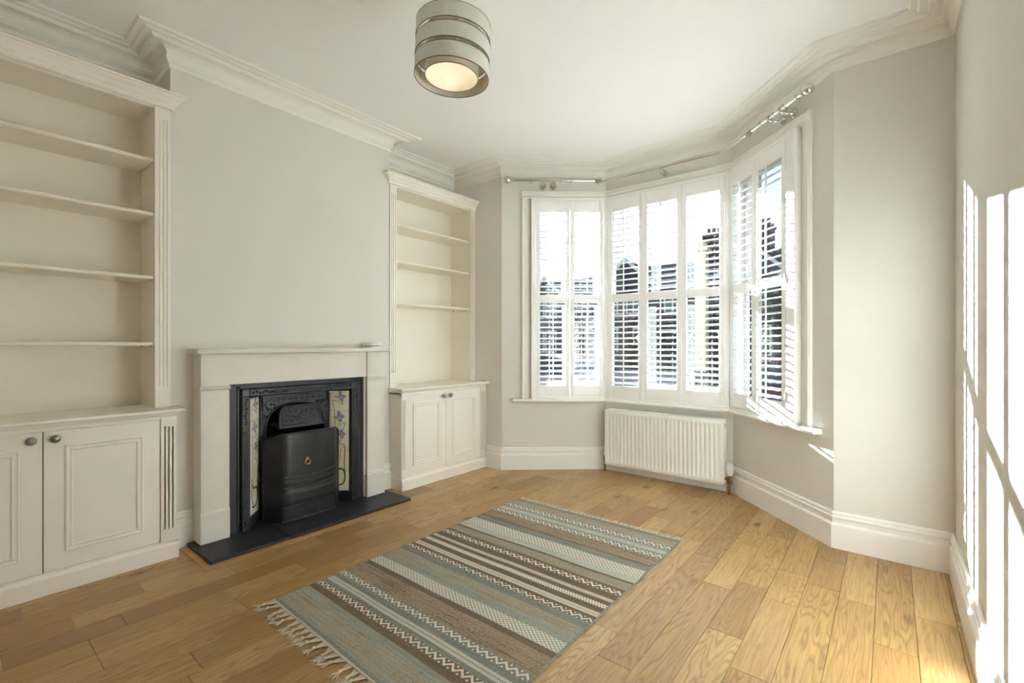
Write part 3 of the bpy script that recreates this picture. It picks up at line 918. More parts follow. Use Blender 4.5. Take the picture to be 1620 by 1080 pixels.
# tiled cheeks
def cheek(sd):
    """sd -1: cheek nearer the wide bookcase, +1: the other"""
    a = Vector((-3.196, YM + sd * .352, 0)); b = Vector((-3.302, YM + sd * .252, 0))
    u = (b - a); L = u.length; u.normalize()
    nrm = Vector((u.y, -u.x, 0)) if sd < 0 else Vector((-u.y, u.x, 0))
    if nrm.x < 0: nrm = -nrm
    X = Matrix((( u.x, nrm.x, 0, a.x), (u.y, nrm.y, 0, a.y), (0, 0, 1, 0), (0, 0, 0, 1)))
    MB(X).box(-.012, L + .012, -.02, -.006, HZ, .885).build('cheek_plate', M['iron'], ins)
    z0 = .098; th = .1515
    for k in range(5):
        MB(X).box(.0005, L - .0005, -.008, .0, z0 + k * th + .0008, z0 + (k + 1) * th - .0008, .0015).build('tile', M['tile'], ins)
    MB(X).box(-.01, L + .005, -.006, .006, HZ, .095, .002).build('cheek_base', M['iron'], ins)
    # iris decoration, flat on the glaze
    e = .0006
    def fl(sgn, w): return (L * .5 + sgn * (w - .07)) if sd > 0 else (L * .5 - sgn * (w - .07))
    ms = MB(X)
    def disc(m, cx, cz, rx, rz, ang, n=12):
        vs = []
        for i in range(n):
            t = 2 * math.pi * i / n; px, pz = rx * math.cos(t), rz * math.sin(t)
            vs.append((cx + px * math.cos(ang) - pz * math.sin(ang), e, cz + px * math.sin(ang) + pz * math.cos(ang)))
        m.add(vs, [tuple(range(n))])
    def rib(pts, w):
        # smooth ribbon
        P = [Vector((p[0], 0, p[1])) for p in pts]; Q = []
        for i in range(len(P) - 1):
            p0, p1, p2, p3 = P[max(i - 1, 0)], P[i], P[i + 1], P[min(i + 2, len(P) - 1)]
            for j in range(6):
                t = j / 6
                Q.append(.5 * ((2 * p1) + (p2 - p0) * t + (2 * p0 - 5 * p1 + 4 * p2 - p3) * t * t + (3 * p1 - p0 - 3 * p2 + p3) * t ** 3))
        Q.append(P[-1]); vs = []
        for i, q in enumerate(Q):
            d = (Q[min(i + 1, len(Q) - 1)] - Q[max(i - 1, 0)]).normalized(); nn = Vector((-d.z, 0, d.x)) * w / 2
            vs += [(q.x + nn.x, e * .8, q.z + nn.z), (q.x - nn.x, e * .8, q.z - nn.z)]
        ms.add(vs, [(2 * i, 2 * i + 1, 2 * i + 3, 2 * i + 2) for i in range(len(Q) - 1)])
    def mx(w): return (L - w) if sd > 0 else w      # mirror so both cheeks read alike
    for fx, fz, sc in ((.082, .808, 1.0), (.072, .655, 1.0), (.088, .525, .8)):
        mp = MB(X)
        for dx, dz, rx, rz, an in ((0, .028, .014, .020, 0), (.026, .006, .017, .013, .3), (-.024, .0, .019, .008, .5), (.008, -.016, .020, .009, -.5), (-.002, .004, .012, .010, 0), (.018, -.028, .008, .010, .4)):
            disc(mp, mx(fx + dx * sc), fz + dz * sc, rx * sc, rz * sc, an)
        mp.build('iris_flower', M['petal'], ins)
    rib([(mx(.092), .775), (mx(.102), .752), (mx(.070), .772), (mx(.028), .780), (mx(.040), .70), (mx(.044), .60), (mx(.046), .48), (mx(.052), .33), (mx(.048), .22)], .0035)
    rib([(mx(.080), .625), (mx(.072), .592), (mx(.118), .612), (mx(.104), .560), (mx(.094), .50), (mx(.076), .455), (mx(.112), .445), (mx(.086), .40), (mx(.080), .33)], .0035)
    rib([(mx(.118), .44), (mx(.116), .36), (mx(.112), .30), (mx(.120), .22)], .006)
    rib([(mx(.036), .29), (mx(.060), .265), (mx(.100), .262), (mx(.118), .215), (mx(.108), .16), (mx(.070), .140), (mx(.038), .150)], .011)
    rib([(mx(.030), .33), (mx(.026), .25), (mx(.034), .19), (mx(.062), .150)], .007)
    ms.build('iris_stems', M['stem'], ins)
cheek(-1); cheek(1)
# arched plate
XP = -3.300
YA0, YA1 = YM - .252, YM + .252
pl = MB(); R0 = .214; zc = .585; n = 20
arch = [(YM - R0 * 1.0, HZ), (YM - R0, zc)] + [(YM - R0 * math.cos(math.pi * i / n), zc + .212 * math.sin(math.pi * i / n) ** .62) for i in range(1, n)] + [(YM + R0, zc), (YM + R0, HZ)]
outer = [(YA0, HZ)] + [(YA0, zc)] + [(YA0 + (YA1 - YA0) * i / n, .878) for i in range(1, n)] + [(YA1, zc), (YA1, HZ)]
k = len(arch)
vs = [(XP, y, z) for y, z in arch] + [(XP, y, z) for y, z in outer] + [(XP - .03, y, z) for y, z in arch]
fs = [(i, i + 1, k + i + 1, k + i) for i in range(k - 1)] + [(i, i + 1, 2 * k + i + 1, 2 * k + i) for i in range(k - 1)]
pl.add(vs, fs)
po = pl.build('arch_plate', M['iron'], ins)
rm = MB()
rm.tube([(XP + .002, y, z) for y, z in arch], .007, 8)
for d in (.010, .024): 
    rm.tube([(XP + .001, YA0 + d, HZ), (XP + .001, YA0 + d, .868 - d), (XP + .001, YA1 - d, .868 - d), (XP + .001, YA1 - d, HZ)], .0035, 6)
# key fret band
for i in range(10):
    y0 = YA0 + .045 + i * .042
    for j in range(2): rm.frame(y0 + j * .008, y0 + .036 - j * .008, .808 + j * .006, .838 - j * .006, [(0, 0), (.001, .004), (.004, .004), (.005, 0)], XP, axis='x')
random.seed(5)
for sd in (-1, 1):
    for i in range(26):
        yy = YM + sd * random.uniform(.150, .232); zz = random.uniform(.70, .80)
        if (abs(yy - YM) / .214) ** 2 + ((zz - .585) / .212) ** 2 > 1.22:
            rm.lathe([(.009, 0), (.007, .004), (.002, .005)], (XP, yy, zz), (1, 0, 0), 6)
    for i in range(44):
        z = .10 + i * .017
        rm.box(XP - .004, XP + .012, YM + sd * .252 - .004, YM + sd * .252 + .004, z, z + .006)
rm.build('plate_ornament', M['iron'], po)['kind'] = 'stuff'
# firebox behind the arch
fb = MB()
fb.box(-3.60, -3.59, YM - .25, YM + .25, .025, .86); fb.box(-3.60, -3.33, YM - .26, YM - .25, .025, .86); fb.box(-3.60, -3.33, YM + .25, YM + .26, .025, .86)
fb.box(-3.60, -3.33, YM - .25, YM + .25, .86, .87); fb.box(-3.60, -3.264, YM - .25, YM + .25, .0222, .030)
fb.build('firebox', M['soot'], ins)
# hood: tilted canopy with cast relief
hp = [(-.160, 0), (.160, 0), (.156, .045), (.147, .090), (.132, .125), (.108, .148), (-.108, .148), (-.132, .125), (-.147, .090), (-.156, .045)]
def hood_pt(y, s, off=0.0):
    t = s / .148
    return (-3.207 - .052 * t + off, YM + y, .630 + .150 * t - 0.3 * off)
h = MB(); k = len(hp)
h.add([hood_pt(y, s) for y, s in hp] + [hood_pt(y, s, -.012) for y, s in hp],
      [tuple(range(k)), tuple(range(2 * k - 1, k - 1, -1))] + [(i, (i + 1) % k, k + (i + 1) % k, k + i) for i in range(k)])
h.add([hood_pt(-.158, 0, -.012), hood_pt(.158, 0, -.012), (-3.33, YM + .17, .66), (-3.33, YM - .17, .66)], [(0, 1, 2, 3)])
ho = h.build('hood', M['iron'], ins)
hr = MB()
hr.tube([hood_pt(y * .985, max(.004, s * .98), .002) for y, s in hp], .006, 6, closed=True)
hr.tube([hood_pt(y * .86, .022 + s * .78, .001) for y, s in hp], .0035, 6, closed=True)
random.seed(9)
for i in range(46):
    y = random.uniform(-.115, .115); s = random.uniform(.03, .125)
    if abs(y) > .128 - s * .25: continue
    r = random.uniform(.008, .016); ph = random.uniform(0, 6.28); tr = random.choice((3.6, -3.6, 5.0))
    hr.tube([hood_pt(y + r * (1 - j / 9) * math.cos(ph + tr * j / 8), s + r * (1 - j / 9) * math.sin(ph + tr * j / 8), .002) for j in range(8)], [.0038 - .0002 * j for j in range(8)], 5)
hr.build('hood_relief', M['iron'], ho)['kind'] = 'stuff'

# fire screen: three-fold iron sheet with rounded top and brass ring
scr = thing('fire_screen', 'curved black iron fire screen with a brass ring handle on the hearth', 'fire screen', (-3.16, 1.625, HZ))
prof = [(-3.236, 1.362), (-3.228, 1.369), (-3.130, 1.436), (-3.122, 1.446), (-3.118, 1.50), (-3.116, 1.625), (-3.118, 1.75), (-3.122, 1.804), (-3.130, 1.816), (-3.220, 1.889), (-3.228, 1.896)]
H = .585
def ztop(i):
    e = min(abs(prof[i][1] - 1.362), abs(1.896 - prof[i][1]))
    return HZ + H - (.045 * max(0, 1 - e / .06) ** 2) + .0
rows = [0.002, .05, .13, .20, .23, .26, .29, .32, .40, .5, 1.0]
vs = []; nn = len(prof)
for rI, rv in enumerate(rows):
    bulge = .006 if rI in (4, 6) else 0.0
    for i, (x, y) in enumerate(prof):
        z = HZ + (ztop(i) - HZ) * rv
        vs.append((x + bulge, y, z))
vb = [(x - .005, y, z) for x, y, z in vs]
fs = []
for rI in range(len(rows) - 1):
    for i in range(nn - 1):
        q = (rI * nn + i, rI * nn + i + 1, (rI + 1) * nn + i + 1, (rI + 1) * nn + i); fs.append(q)
m = MB(); m.add(vs, fs, True); m.add(vb, fs, True)
sheet = m.build('sheet', M['screen'], scr)
bd = MB()
edge = [(prof[0][0], prof[0][1], HZ + .006)] + [(prof[0][0], prof[0][1], HZ + .3)] + [(x, y, ztop(i)) for i, (x, y) in enumerate(prof)] + [(prof[-1][0], prof[-1][1], HZ + .3), (prof[-1][0], prof[-1][1], HZ + .006)]
bd.tube(edge, .0065, 8); bd.build('edge_bead', M['screen'], scr)
bt = MB()
bt.tube([(x + .002, y, HZ + .006) for x, y in prof[2:9]], .006, 8); bt.build('bottom_rail', M['iron'], scr)
em = MB()
for j, zz in enumerate((.18, .215, .25, .285, .10)):
    em.tube([(x + .001, y, HZ + zz + (.018 * ((y - 1.625) / .18) ** 2 if j < 4 else 0) + (y - 1.625) * .02) for x, y in prof[3:8]], .0045 if j < 4 else .003, 6)
em.build('embossed_lines', M['iron'], scr)
hd = MB()
hx, hy, hz = -3.114, 1.600, .418
hd.lathe([(.0, .004), (.010, .003), (.012, 0)], (hx, hy, hz), (1, 0, 0), 14)
hd.add([(hx + .004, hy, hz + .026), (hx + .004, hy + .011, hz + .008), (hx + .004, hy, hz - .010), (hx + .004, hy - .011, hz + .008), (hx + .010, hy, hz + .006)], [(0, 1, 4), (1, 2, 4), (2, 3, 4), (3, 0, 4)])
hd.tube([(hx + .010, hy + .018 * math.sin(t * .3927), hz - .014 + .018 * math.cos(t * .3927)) for t in range(16)], .0034, 8, closed=True)
hd.build('ring_handle', M['brass'], scr)

AX, AY, AZ = -3.200, 2.175, 1.1785
al = thing('alarm', 'small flat round white alarm lying on the mantel shelf', 'alarm', (AX, AY, 1.179))
MB().lathe([(.0, 0), (.062, 0), (.064, .005), (.064, .013), (.058, .014), (.058, .018), (.067, .019), (.069, .024), (.068, .036), (.062, .042), (.04, .045), (0, .046)], (AX, AY, AZ), (0, 0, 1), 36).build('case', M['white_plastic'], al)
MB().lathe([(.0585, .0142), (.0588, .016), (.0585, .0178)], (AX, AY, AZ), (0, 0, 1), 36).build('vent_gap', M['dark_gap'], al)

# ------------------------------------------------------------------ radiator
rad = thing('radiator', 'white ribbed panel radiator under the bay window', 'radiator', (-1.575, 4.03, .07))
rx0, rx1, ry, rz0, rz1 = -2.100, -1.048, 3.976, .075, .597
def ribbed(yf, sgn, name):
    m = MB(); N = 28; wdt = rx1 - rx0; mg = .022; p = (wdt - 2 * mg) / N
    xs = [(rx0, 0), (rx0 + mg, 0)]
    for i in range(N):
        a = rx0 + mg + i * p
        xs += [(a + p * .12, 0), (a + p * .30, .009), (a + p * .70, .009), (a + p * .88, 0)]
    xs += [(rx1 - mg, 0), (rx1, 0)]
    zs = [(rz0, 0, .006), (rz0 + .008, 0, 0), (rz0 + .035, 0, 0), (rz0 + .052, 1, 0), (rz1 - .058, 1, 0), (rz1 - .040, 0, 0), (rz1 - .010, 0, 0), (rz1, 0, .008)]
    vs = []
    for z, k, back in zs:
        for x, d in xs: vs.append((x, yf + sgn * (d * k + back), z))
    n = len(xs)
    m.add(vs, [(j * n + i, j * n + i + 1, (j + 1) * n + i + 1, (j + 1) * n + i) for j in range(len(zs) - 1) for i in range(n - 1)], True)
    return m.build(name, M['radiator'], rad)
ribbed(ry, 1, 'front_panel'); ribbed(ry + .095, -1, 'rear_panel')
for x0, x1 in ((rx0 - .002, rx0 + .010), (rx1 - .010, rx1 + .002)):
    MB().box(x0, x1, ry + .004, ry + .092, rz0 + .01, rz1 - .002, .004).build('side_cover', M['radiator'], rad)
MB().box(rx1 + .0018, rx1 + .003, ry + .045, ry + .057, rz1 - .055, rz1 - .030).build('vent_plug', M['dark_gap'], rad)
MB().box(rx1 + .0018, rx1 + .003, ry + .048, ry + .056, rz1 - .075, rz1 - .064).build('vent_plug', M['dark_gap'], rad)
gr = MB()
gr.box(rx0 + .01, rx1 - .01, ry + .003, ry + .008, rz1 - .006, rz1 + .001); gr.box(rx0 + .01, rx1 - .01, ry + .088, ry + .092, rz1 - .006, rz1 + .001)
for i in range(70): 
    xx = rx0 + .012 + i * (rx1 - rx0 - .03) / 69; gr.box(xx, xx + .007, ry + .008, ry + .088, rz1 - .004, rz1)
gr.build('top_grille', M['radiator'], rad)
for x in (rx0 + .2, rx1 - .2): MB().box(x, x + .03, ry + .09, 4.108, rz0 + .05, rz1 - .06).build('bracket', M['radiator'], rad)
# thermostat valve on one end, lockshield on the other
vx, vy = -1.012, 4.030
m = MB(); m.tube([(vx, vy, 0), (vx, vy, .085)], .0085, 10); m.lathe([(.02, 0), (.018, .004), (.009, .006)], (vx, vy, 0), (0, 0, 1), 16); m.build('pipe', M['old_brass'], rad)
m = MB(); m.tube([(vx, vy, .075), (vx, vy, .148)], .0115, 12); m.lathe([(.015, .082), (.016, .09), (.016, .104), (.012, .108)], (vx, vy, 0), (0, 0, 1), 10)
m.tube([(vx, vy, .118), (rx1 - .005, vy, .118)], .0095, 12); m.lathe([(.014, .012), (.015, .016), (.015, .028), (.011, .03)], (vx, vy, .118), (-1, 0, 0), 6)
m.build('valve', M['old_brass'], rad)
m = MB(); m.lathe([(.014, .146), (.022, .150), (.0265, .158), (.0275, .215), (.0265, .236), (.021, .243), (0, .245)], (vx, vy, 0), (0, 0, 1), 20)
th = m.build('thermostat_head', M['white_plastic'], rad)
m = MB()
for k in range(14):
    a = k * math.pi / 7; m.box(vx + .0275 * math.cos(a) - .002, vx + .0275 * math.cos(a) + .002, vy + .0275 * math.sin(a) - .002, vy + .0275 * math.sin(a) + .002, .172, .228)
m.build('grip_ridge', M['white_plastic'], th)
vx2 = -2.128
m = MB(); m.tube([(vx2, vy, 0), (vx2, vy, .11)], .0085, 10); m.lathe([(.018, 0), (.016, .004), (.009, .006)], (vx2, vy, 0), (0, 0, 1), 14); m.build('pipe', M['old_brass'], rad)
m = MB(); m.tube([(vx2, vy, .095), (vx2, vy, .15)], .0115, 12); m.tube([(vx2, vy, .118), (rx0 + .005, vy, .118)], .0095, 12); m.lathe([(.013, .1), (.015, .104), (.015, .118), (.011, .12)], (vx2, vy, 0), (0, 0, 1), 8); m.build('lockshield_valve', M['old_brass'], rad)
MB().lathe([(.012, .148), (.014, .152), (.013, .182), (.009, .188), (0, .189)], (vx2, vy, 0), (0, 0, 1), 14).build('lockshield_cap', M['white_plastic'], rad)

# ------------------------------------------------------------------ pendant lamp
PX, PY, PB, PR = -1.528, 1.465, 2.402, .1665
lamp = thing('pendant_lamp', 'grey three-band drum pendant shade hanging from the ceiling', 'lamp', (PX, PY, CEIL))
HT = .232; bw = .066; gp = .017
tilt = Matrix.Translation((PX, PY, PB + HT)) @ Matrix.Rotation(R(2.4), 4, Vector((-math.sin(YAW), math.cos(YAW), 0))) @ Matrix.Translation((-PX, -PY, -(PB + HT)))
C0 = (PX, PY, 0)
for i in range(3):
    z0 = PB + i * (bw + gp); z1 = z0 + bw
    b = MB(tilt).lathe([(PR, z0), (PR, z1)], C0, seg=64).build('shade_band', M['shade'], lamp)
    MB(tilt).lathe([(PR - .0025, z0), (PR - .0025, z1)], C0, seg=64).build('lining', M['shade_in'], b)
    e = MB(tilt)
    for z in (z0, z1): e.lathe([(PR - .003, z - .0012), (PR + .0008, z - .0012), (PR + .0008, z + .0012), (PR - .003, z + .0012)], C0, seg=64, closed=True)
    e.build('edge_binding', M['shade_edge'], b)
m = MB(tilt)
for k in range(6):
    a = R(20 + 60 * k); px, py = PX + (PR - .004) * math.cos(a), PY + (PR - .004) * math.sin(a)
    m.tube([(px, py, PB + .03), (px, py, PB + HT - .03)], .0016, 6)
m.build('spacer_wires', M['chrome'], lamp)
RI_ = .1185
inn = MB(tilt).lathe([(RI_, PB + .002), (RI_, PB + HT - .02)], C0, seg=56).build('inner_drum', M['shade_in'], lamp)
e = MB(tilt); e.lathe([(RI_ - .002, PB + .001), (RI_ + .001, PB + .001), (RI_ + .001, PB + .0035), (RI_ - .002, PB + .0035)], C0, seg=56, closed=True); e.build('drum_edge', M['shade_edge'], inn)
m = MB(tilt)
for k in range(3):
    a = R(30 + 120 * k)
    m.tube([(PX, PY, PB + HT + .002), (PX + PR * math.cos(a), PY + PR * math.sin(a), PB + HT - .003)], .002, 6)
m.lathe([(.022, -.006), (.026, 0), (.022, .006)], (PX, PY, PB + HT), seg=20); m.build('spider', M['chrome'], lamp)
m = MB(); m.lathe([(0, .095), (.014, .095), (.018, .085), (.018, .02), (.021, .01), (.021, -.02), (0, -.02)], (PX, PY, PB + HT - .02), seg=18); m.build('lamp_holder', M['chrome'], lamp)
MB().tube([(PX, PY, PB + HT + .07), (PX, PY, CEIL - .02)], .0035, 8).build('flex', M['cable'], lamp)
MB().lathe([(.05, CEIL), (.048, CEIL - .012), (.03, CEIL - .024), (.01, CEIL - .03), (0, CEIL - .03)], C0, seg=24).build('ceiling_rose', M['white_plastic'], lamp)
bulbm = plain('warm_bulb', srgb(255, 246, 230), 0.4, emis=((1.0, .95, .88, 1), 0.2))
MB().lathe([(0, -.055), (.012, -.053), (.022, -.045), (.027, -.030), (.026, -.012), (.018, .006), (.013, .02)], (PX, PY, PB + HT - .055), seg=20).build('bulb', bulbm, lamp)
ld = bpy.data.lights.new('bulb_light', 'POINT'); ld.energy = 0.05; ld.color = (1, .95, .88); ld.shadow_soft_size = .03
lo = bpy.data.objects.new('bulb_light', ld); COL.objects.link(lo); lo.parent = lamp; lo.location = (0, 0, PB + HT - .13 - CEIL)

# ------------------------------------------------------------------ bay curtain pole
PZ = 2.766; PO = -.10
def pp(F, t, z=PZ, y=PO):
    v = F['M'] @ Vector((t, y, 0)); return Vector((v.x, v.y, z))
pole = thing('curtain_pole', 'chrome curtain pole bent round the bay above the shutters', 'curtain pole', tuple(pp(FC, .6)))
cLI = Vector((*offset_path([RO, RI, LI, LO], .10)[2], PZ)); cRI = Vector((*offset_path([RO, RI, LI, LO], .10)[1], PZ))
def bend(a, c, b, r=.06, n=6):
    p, q = c + (a - c).normalized() * r, c + (b - c).normalized() * r
    return [p * (1 - t) ** 2 + c * 2 * t * (1 - t) + q * t * t for t in [i / n for i in range(n + 1)]]
MB().tube([pp(FL, .66)] + bend(pp(FL, .6), cLI, cRI) + bend(cLI, cRI, pp(FR, .4)) + [pp(FR, .42)], .0095, 10).build('inner_rod', M['chrome'], pole)
MB().tube([pp(FL, .105), pp(FL, .945)], .0135, 12).build('end_rod', M['chrome'], pole)
MB().tube([pp(FR, .395), pp(FR, .915)], .0135, 12).build('end_rod', M['chrome'], pole)
def along(F): return (F['M'].to_3x3() @ Vector((1, 0, 0)))
for F, t, s in ((FL, .105, -1), (FR, .915, 1)):
    ax = along(F) * s
    MB().lathe([(.0135, -.004), (.017, 0), (.017, .006), (.010, .010), (.010, .016), (.016, .020), (.028, .031), (.0345, .049), (.032, .064), (.022, .077), (.009, .083), (0, .084)], pp(F, t), ax, 18).build('finial', M['chrome'], pole)
for F, t in ((FL, .930), (FR, .392)):
    m = MB(); ax = along(F); m.lathe([(.011, -.045), (.0175, -.040), (.0175, .012), (.0135, .018)], pp(F, t), ax, 14)
    m.tube([pp(F, t - .012), pp(F, t - .012, PZ - .032)], .0035, 6); m.build('joint_sleeve', M['pewter'], pole)
def bracket(F, t, z=PZ - .022):
    v = pp(F, t, z, 0.0); nrm = F['M'].to_3x3() @ Vector((0, -1, 0))
    m = MB(); m.lathe([(.033, 0), (.033, .004), (.029, .008), (.016, .024), (.011, .045), (.010, .088), (.0, .090)], v, nrm, 18)
    m.tube([v + nrm * .085, Vector((v.x, v.y, PZ - .016)) + nrm * .10], .008, 8)
    m.lathe([(.0155, -.008), (.0185, -.008), (.0185, .008), (.0155, .008)], pp(F, t), along(F), 16, closed=True)
    b = m.build('bracket', M['chrome'], pole)
    q = MB()
    for a in (0.6, 2.7, 4.8): q.lathe([(.004, .0), (.004, .0015), (0, .0016)], v + nrm * .0065 + Vector((0, 0, .023 * math.sin(a))) + along(F) * .023 * math.cos(a), nrm, 8)
    q.build('screw', M['dark_gap'], b)
for F, t in ((FL, .40), (FL, .50), (FR, .60), (FR, .715)): bracket(F, t)
m = MB(); v = pp(FC, .59, PZ - .025, 0.0); m.lathe([(.026, 0), (.026, .03), (.022, .055), (.012, .075), (.006, .095), (0, .096)], v, (0, -1, 0), 18)
m.lathe([(.011, -.006), (.013, -.006), (.013, .006), (.011, .006)], pp(FC, .59), (1, 0, 0), 14, closed=True); m.build('bracket', M['chrome'], pole)
def ring(F, t, lab, grp, lean=0.0):
    ax = along(F); c = pp(F, t, PZ - .0055)
    o = thing('curtain_ring', lab, 'curtain ring', tuple(c), group=grp)
    m = MB(); a = Vector((0, 0, 1)); b = ax.cross(a); a2 = (a * math.cos(lean) + ax * math.sin(lean))
    m.tube([c + (a2 * math.cos(k * .3927) + b * math.sin(k * .3927)) * .0215 for k in range(16)], .0028, 7, closed=True)
    m.build('hoop', M['chrome'], o)
    m = MB(); q = c - Vector((0, 0, .0268)); m.tube([q + Vector((0, 0, .005 * math.cos(k * .785) - .003)) + ax * .005 * math.sin(k * .785) for k in range(8)], .0012, 5, closed=True)
    m.build('eyelet', M['chrome'], o)
LA, LB = 'chrome ring on the straight pole end beside the alcove bookcase', 'chrome ring on the straight pole end above the sunlit shutter leaves'
LA2, GA, GB2 = 'one of two touching chrome rings by the ball finial near the bookcase', 'rings on the bookcase end of the pole', 'rings on the sunlit end of the pole'
for t, ln, lb in ((.270, .1, LA2), (.285, -.1, LA2), (.562, .05, 'chrome ring close beside the twin brackets at the bookcase end of the pole'), (.657, 0, 'lone chrome ring between the twin brackets and the bend, bookcase end of pole')): ring(FL, t, lb, GA, ln)
for t, ln, lb in ((.505, .05, 'chrome ring beside the knurled sleeve above the sunlit shutter leaves'), (.645, .1, 'chrome ring between the twin brackets above the sunlit shutter leaves'),
                  (.75, -.05, 'chrome ring just past the twin brackets above the sunlit architrave'), (.865, .1, 'chrome ring against the ball finial at the sunlit end of the pole')): ring(FR, t, lb, GB2, ln)

# ------------------------------------------------------------------ rug
rug = thing('rug', 'flat-woven striped rug in teal, brown and cream on the oak floor', 'rug', (-1.62, 1.93, 0))
RX0, RX1 = -2.248, -1.0
cuts = [(.992, 'blue'), (1.012, 'teal'), (1.03, 'vary'), (1.121, 'teal'), (1.163, 'brown'), (1.199, 'zig_brown'), (1.236, 'blue'), (1.26, 'tick_grey'), (1.295, 'blue'), (1.327, 'zig_grey'),
        (1.364, 'tan'), (1.482, 'brown'), (1.514, 'lattice'), (1.585, 'teal'), (1.641, 'vary'), (1.717, 'blue'), (1.763, 'zig_brown'), (1.800, 'brown'), (1.82, 'tick_beige'), (1.859, 'brown'),
        (1.894, 'braid'), (1.94, 'brown'), (1.965, 'beige'), (1.992, 'brown'), (2.04, 'zig_brown'), (2.086, 'brown'), (2.106, 'olive'), (2.18, 'brown'), (2.198, 'pale'), (2.252, 'lattice'),
        (2.355, 'blue'), (2.418, 'brown'), (2.432, 'tan'), (2.543, 'zig_grey'), (2.592, 'teal'), (2.612, 'pale'), (2.652, 'teal'), (2.680, 'zig_grey'), (2.732, 'vary'), (2.82, 'blue'), (2.862, None)]
mats = []; rm = MB(); NX = 40; TH = .0075
def rz(x, y): return TH + .0018 * noise.noise(Vector((x * 2.2, y * 3.1, 0))) + .0008 * noise.noise(Vector((x * 9, y * 11, 3)))
def redge(y, s): return .006 * noise.noise(Vector((s * 5, y * 6, 1)))
for (ya, key), (yb, _) in zip(cuts[:-1], cuts[1:]):
    mt = Y_[key]
    if mt not in mats: mats.append(mt)
    ny = max(1, int((yb - ya) / .03))
    xs = lambda y, i: (RX0 + redge(y, 1)) + (RX1 + redge(y, 2) - RX0 - redge(y, 1)) * i / NX
    wob = lambda y, x: (y + .006 * noise.noise(Vector((x * 2.5, y * 1.5, 7)))) - (.022 * (x - RX0) if y < 1.0 else .022 * (x - RX0) * max(0, (1.6 - y) / .6))
    vs = []; fs = []; uv = []
    for j in range(ny + 1):
        y = ya + (yb - ya) * j / ny
        for i in range(NX + 1):
            x = xs(y, i); yy = wob(y, x); vs.append((x, yy, rz(x, yy)))
    for j in range(ny):
        for i in range(NX):
            q = (j * (NX + 1) + i, j * (NX + 1) + i + 1, (j + 1) * (NX + 1) + i + 1, (j + 1) * (NX + 1) + i); fs.append(q)
            u0, u1 = (RX1 - RX0) * i / NX, (RX1 - RX0) * (i + 1) / NX
            uv.append([(u0, j / ny), (u1, j / ny), (u1, (j + 1) / ny), (u0, (j + 1) / ny)])
    rm.add(vs, fs, True, mats.index(mt), uv)
# selvedges and underside
ysA = [.992 + (2.862 - .992) * k / 60 for k in range(61)]
weave = rm.build('weave', mats, rug)
for xe, sd in ((RX0, 1), (RX1, 2)):
    MB().tube([(xe + redge(y, sd), wob(y, xe), .0042) for y in ysA], .0042, 6).build('selvedge', Y_['blue'], rug)
for y, in ((.992,), (2.862,)):
    hem = MB(); hem.tube([(RX0 + (RX1 - RX0) * k / 40, wob(y, RX0 + (RX1 - RX0) * k / 40), .005) for k in range(41)], .005, 6)
    hem.build('hem_cord', M['fringe'], rug)
random.seed(21)
def tassel(x, y, sg, lng, knot):
    m = MB(); sw = random.uniform(-.35, .35) - .15 * (sg < 0)
    for s in range(7):
        x0 = x + (s - 3) * .006; L = lng * random.uniform(.82, 1.08)
        kx = x + sw * L * .55
        pts = [(x0, y, .0055)]
        pts.append((x0 * .5 + kx * .5, y + sg * L * .28, .004))
        pts.append((kx + random.uniform(-.003, .003), y + sg * L * .55, .005))
        pts.append((kx + (s - 3) * .004 + sw * L * .3, y + sg * L * .8, .003))
        pts.append((kx + (s - 3) * .007 + sw * L * .5 + random.uniform(-.006, .006), y + sg * L, .0022))
        m.tube(pts, .0018, 4)
    if knot: m.lathe([(.0015, -.009), (.006, -.004), (.0065, .0), (.006, .004), (.0015, .009)], (x + sw * lng * .55, y + sg * lng * .55, .0062), (0, 1, 0), 8)
    m.build('tassel', M['fringe'], rug, origin=(x, y, 0))
x = RX0 + .02
while x < RX1:
    tassel(x, wob(.992, x) - .001, -1, .085, True); x += .047
x = RX0 + .01
while x < RX1:
    tassel(x, wob(2.862, x) + .001, 1, random.uniform(.035, .055), False); x += .035

# ------------------------------------------------------------------ outside
GZ = -.50
def ground(name, x0, x1, y0, y1, z, mat, label, cat):
    o = MB().box(x0, x1, y0, y1, z - .2, z).build(name, M[mat]); return tag(o, label, cat, kind='structure')
ground('garden_ground', -14, 8, 4.0, 8.6, GZ, 'paving', None, None)
ground('pavement_ground', -60, 40, 8.6, 10.6, GZ - .02, 'paving', None, None)
ground('road_ground', -60, 40, 10.6, 20.0, GZ - .12, 'tarmac', None, None)
ground('far_pavement_ground', -60, 40, 20.0, 60.0, GZ - .02, 'kerb', None, None)

# garden wall piers and low wall
gw = thing('garden_wall', 'low brick garden wall at the edge of the pavement', 'wall', (-3, 8.5, GZ))
MB().box(-9, -3.75, 8.38, 8.6, GZ, .18).build('wall_panel', M['brick'], gw)
MB().box(-3.40, 2, 8.38, 8.6, GZ, .18).build('wall_panel', M['brick'], gw)
MB().box(-9, -3.75, 8.35, 8.63, .18, .24).build('coping', M['kerb'], gw); MB().box(-3.40, 2, 8.35, 8.63, .18, .24).build('coping', M['kerb'], gw)
pier = thing('brick_pier', 'slim red brick gate pier beside the hedge', 'pier', (-3.24, 6.82, GZ))
MB().box(-3.32, -3.16, 6.74, 6.90, GZ, 1.62).build('shaft', M['brick'], pier); MB().box(-3.35, -3.13, 6.71, 6.93, 1.62, 1.68).build('cap', M['kerb'], pier)

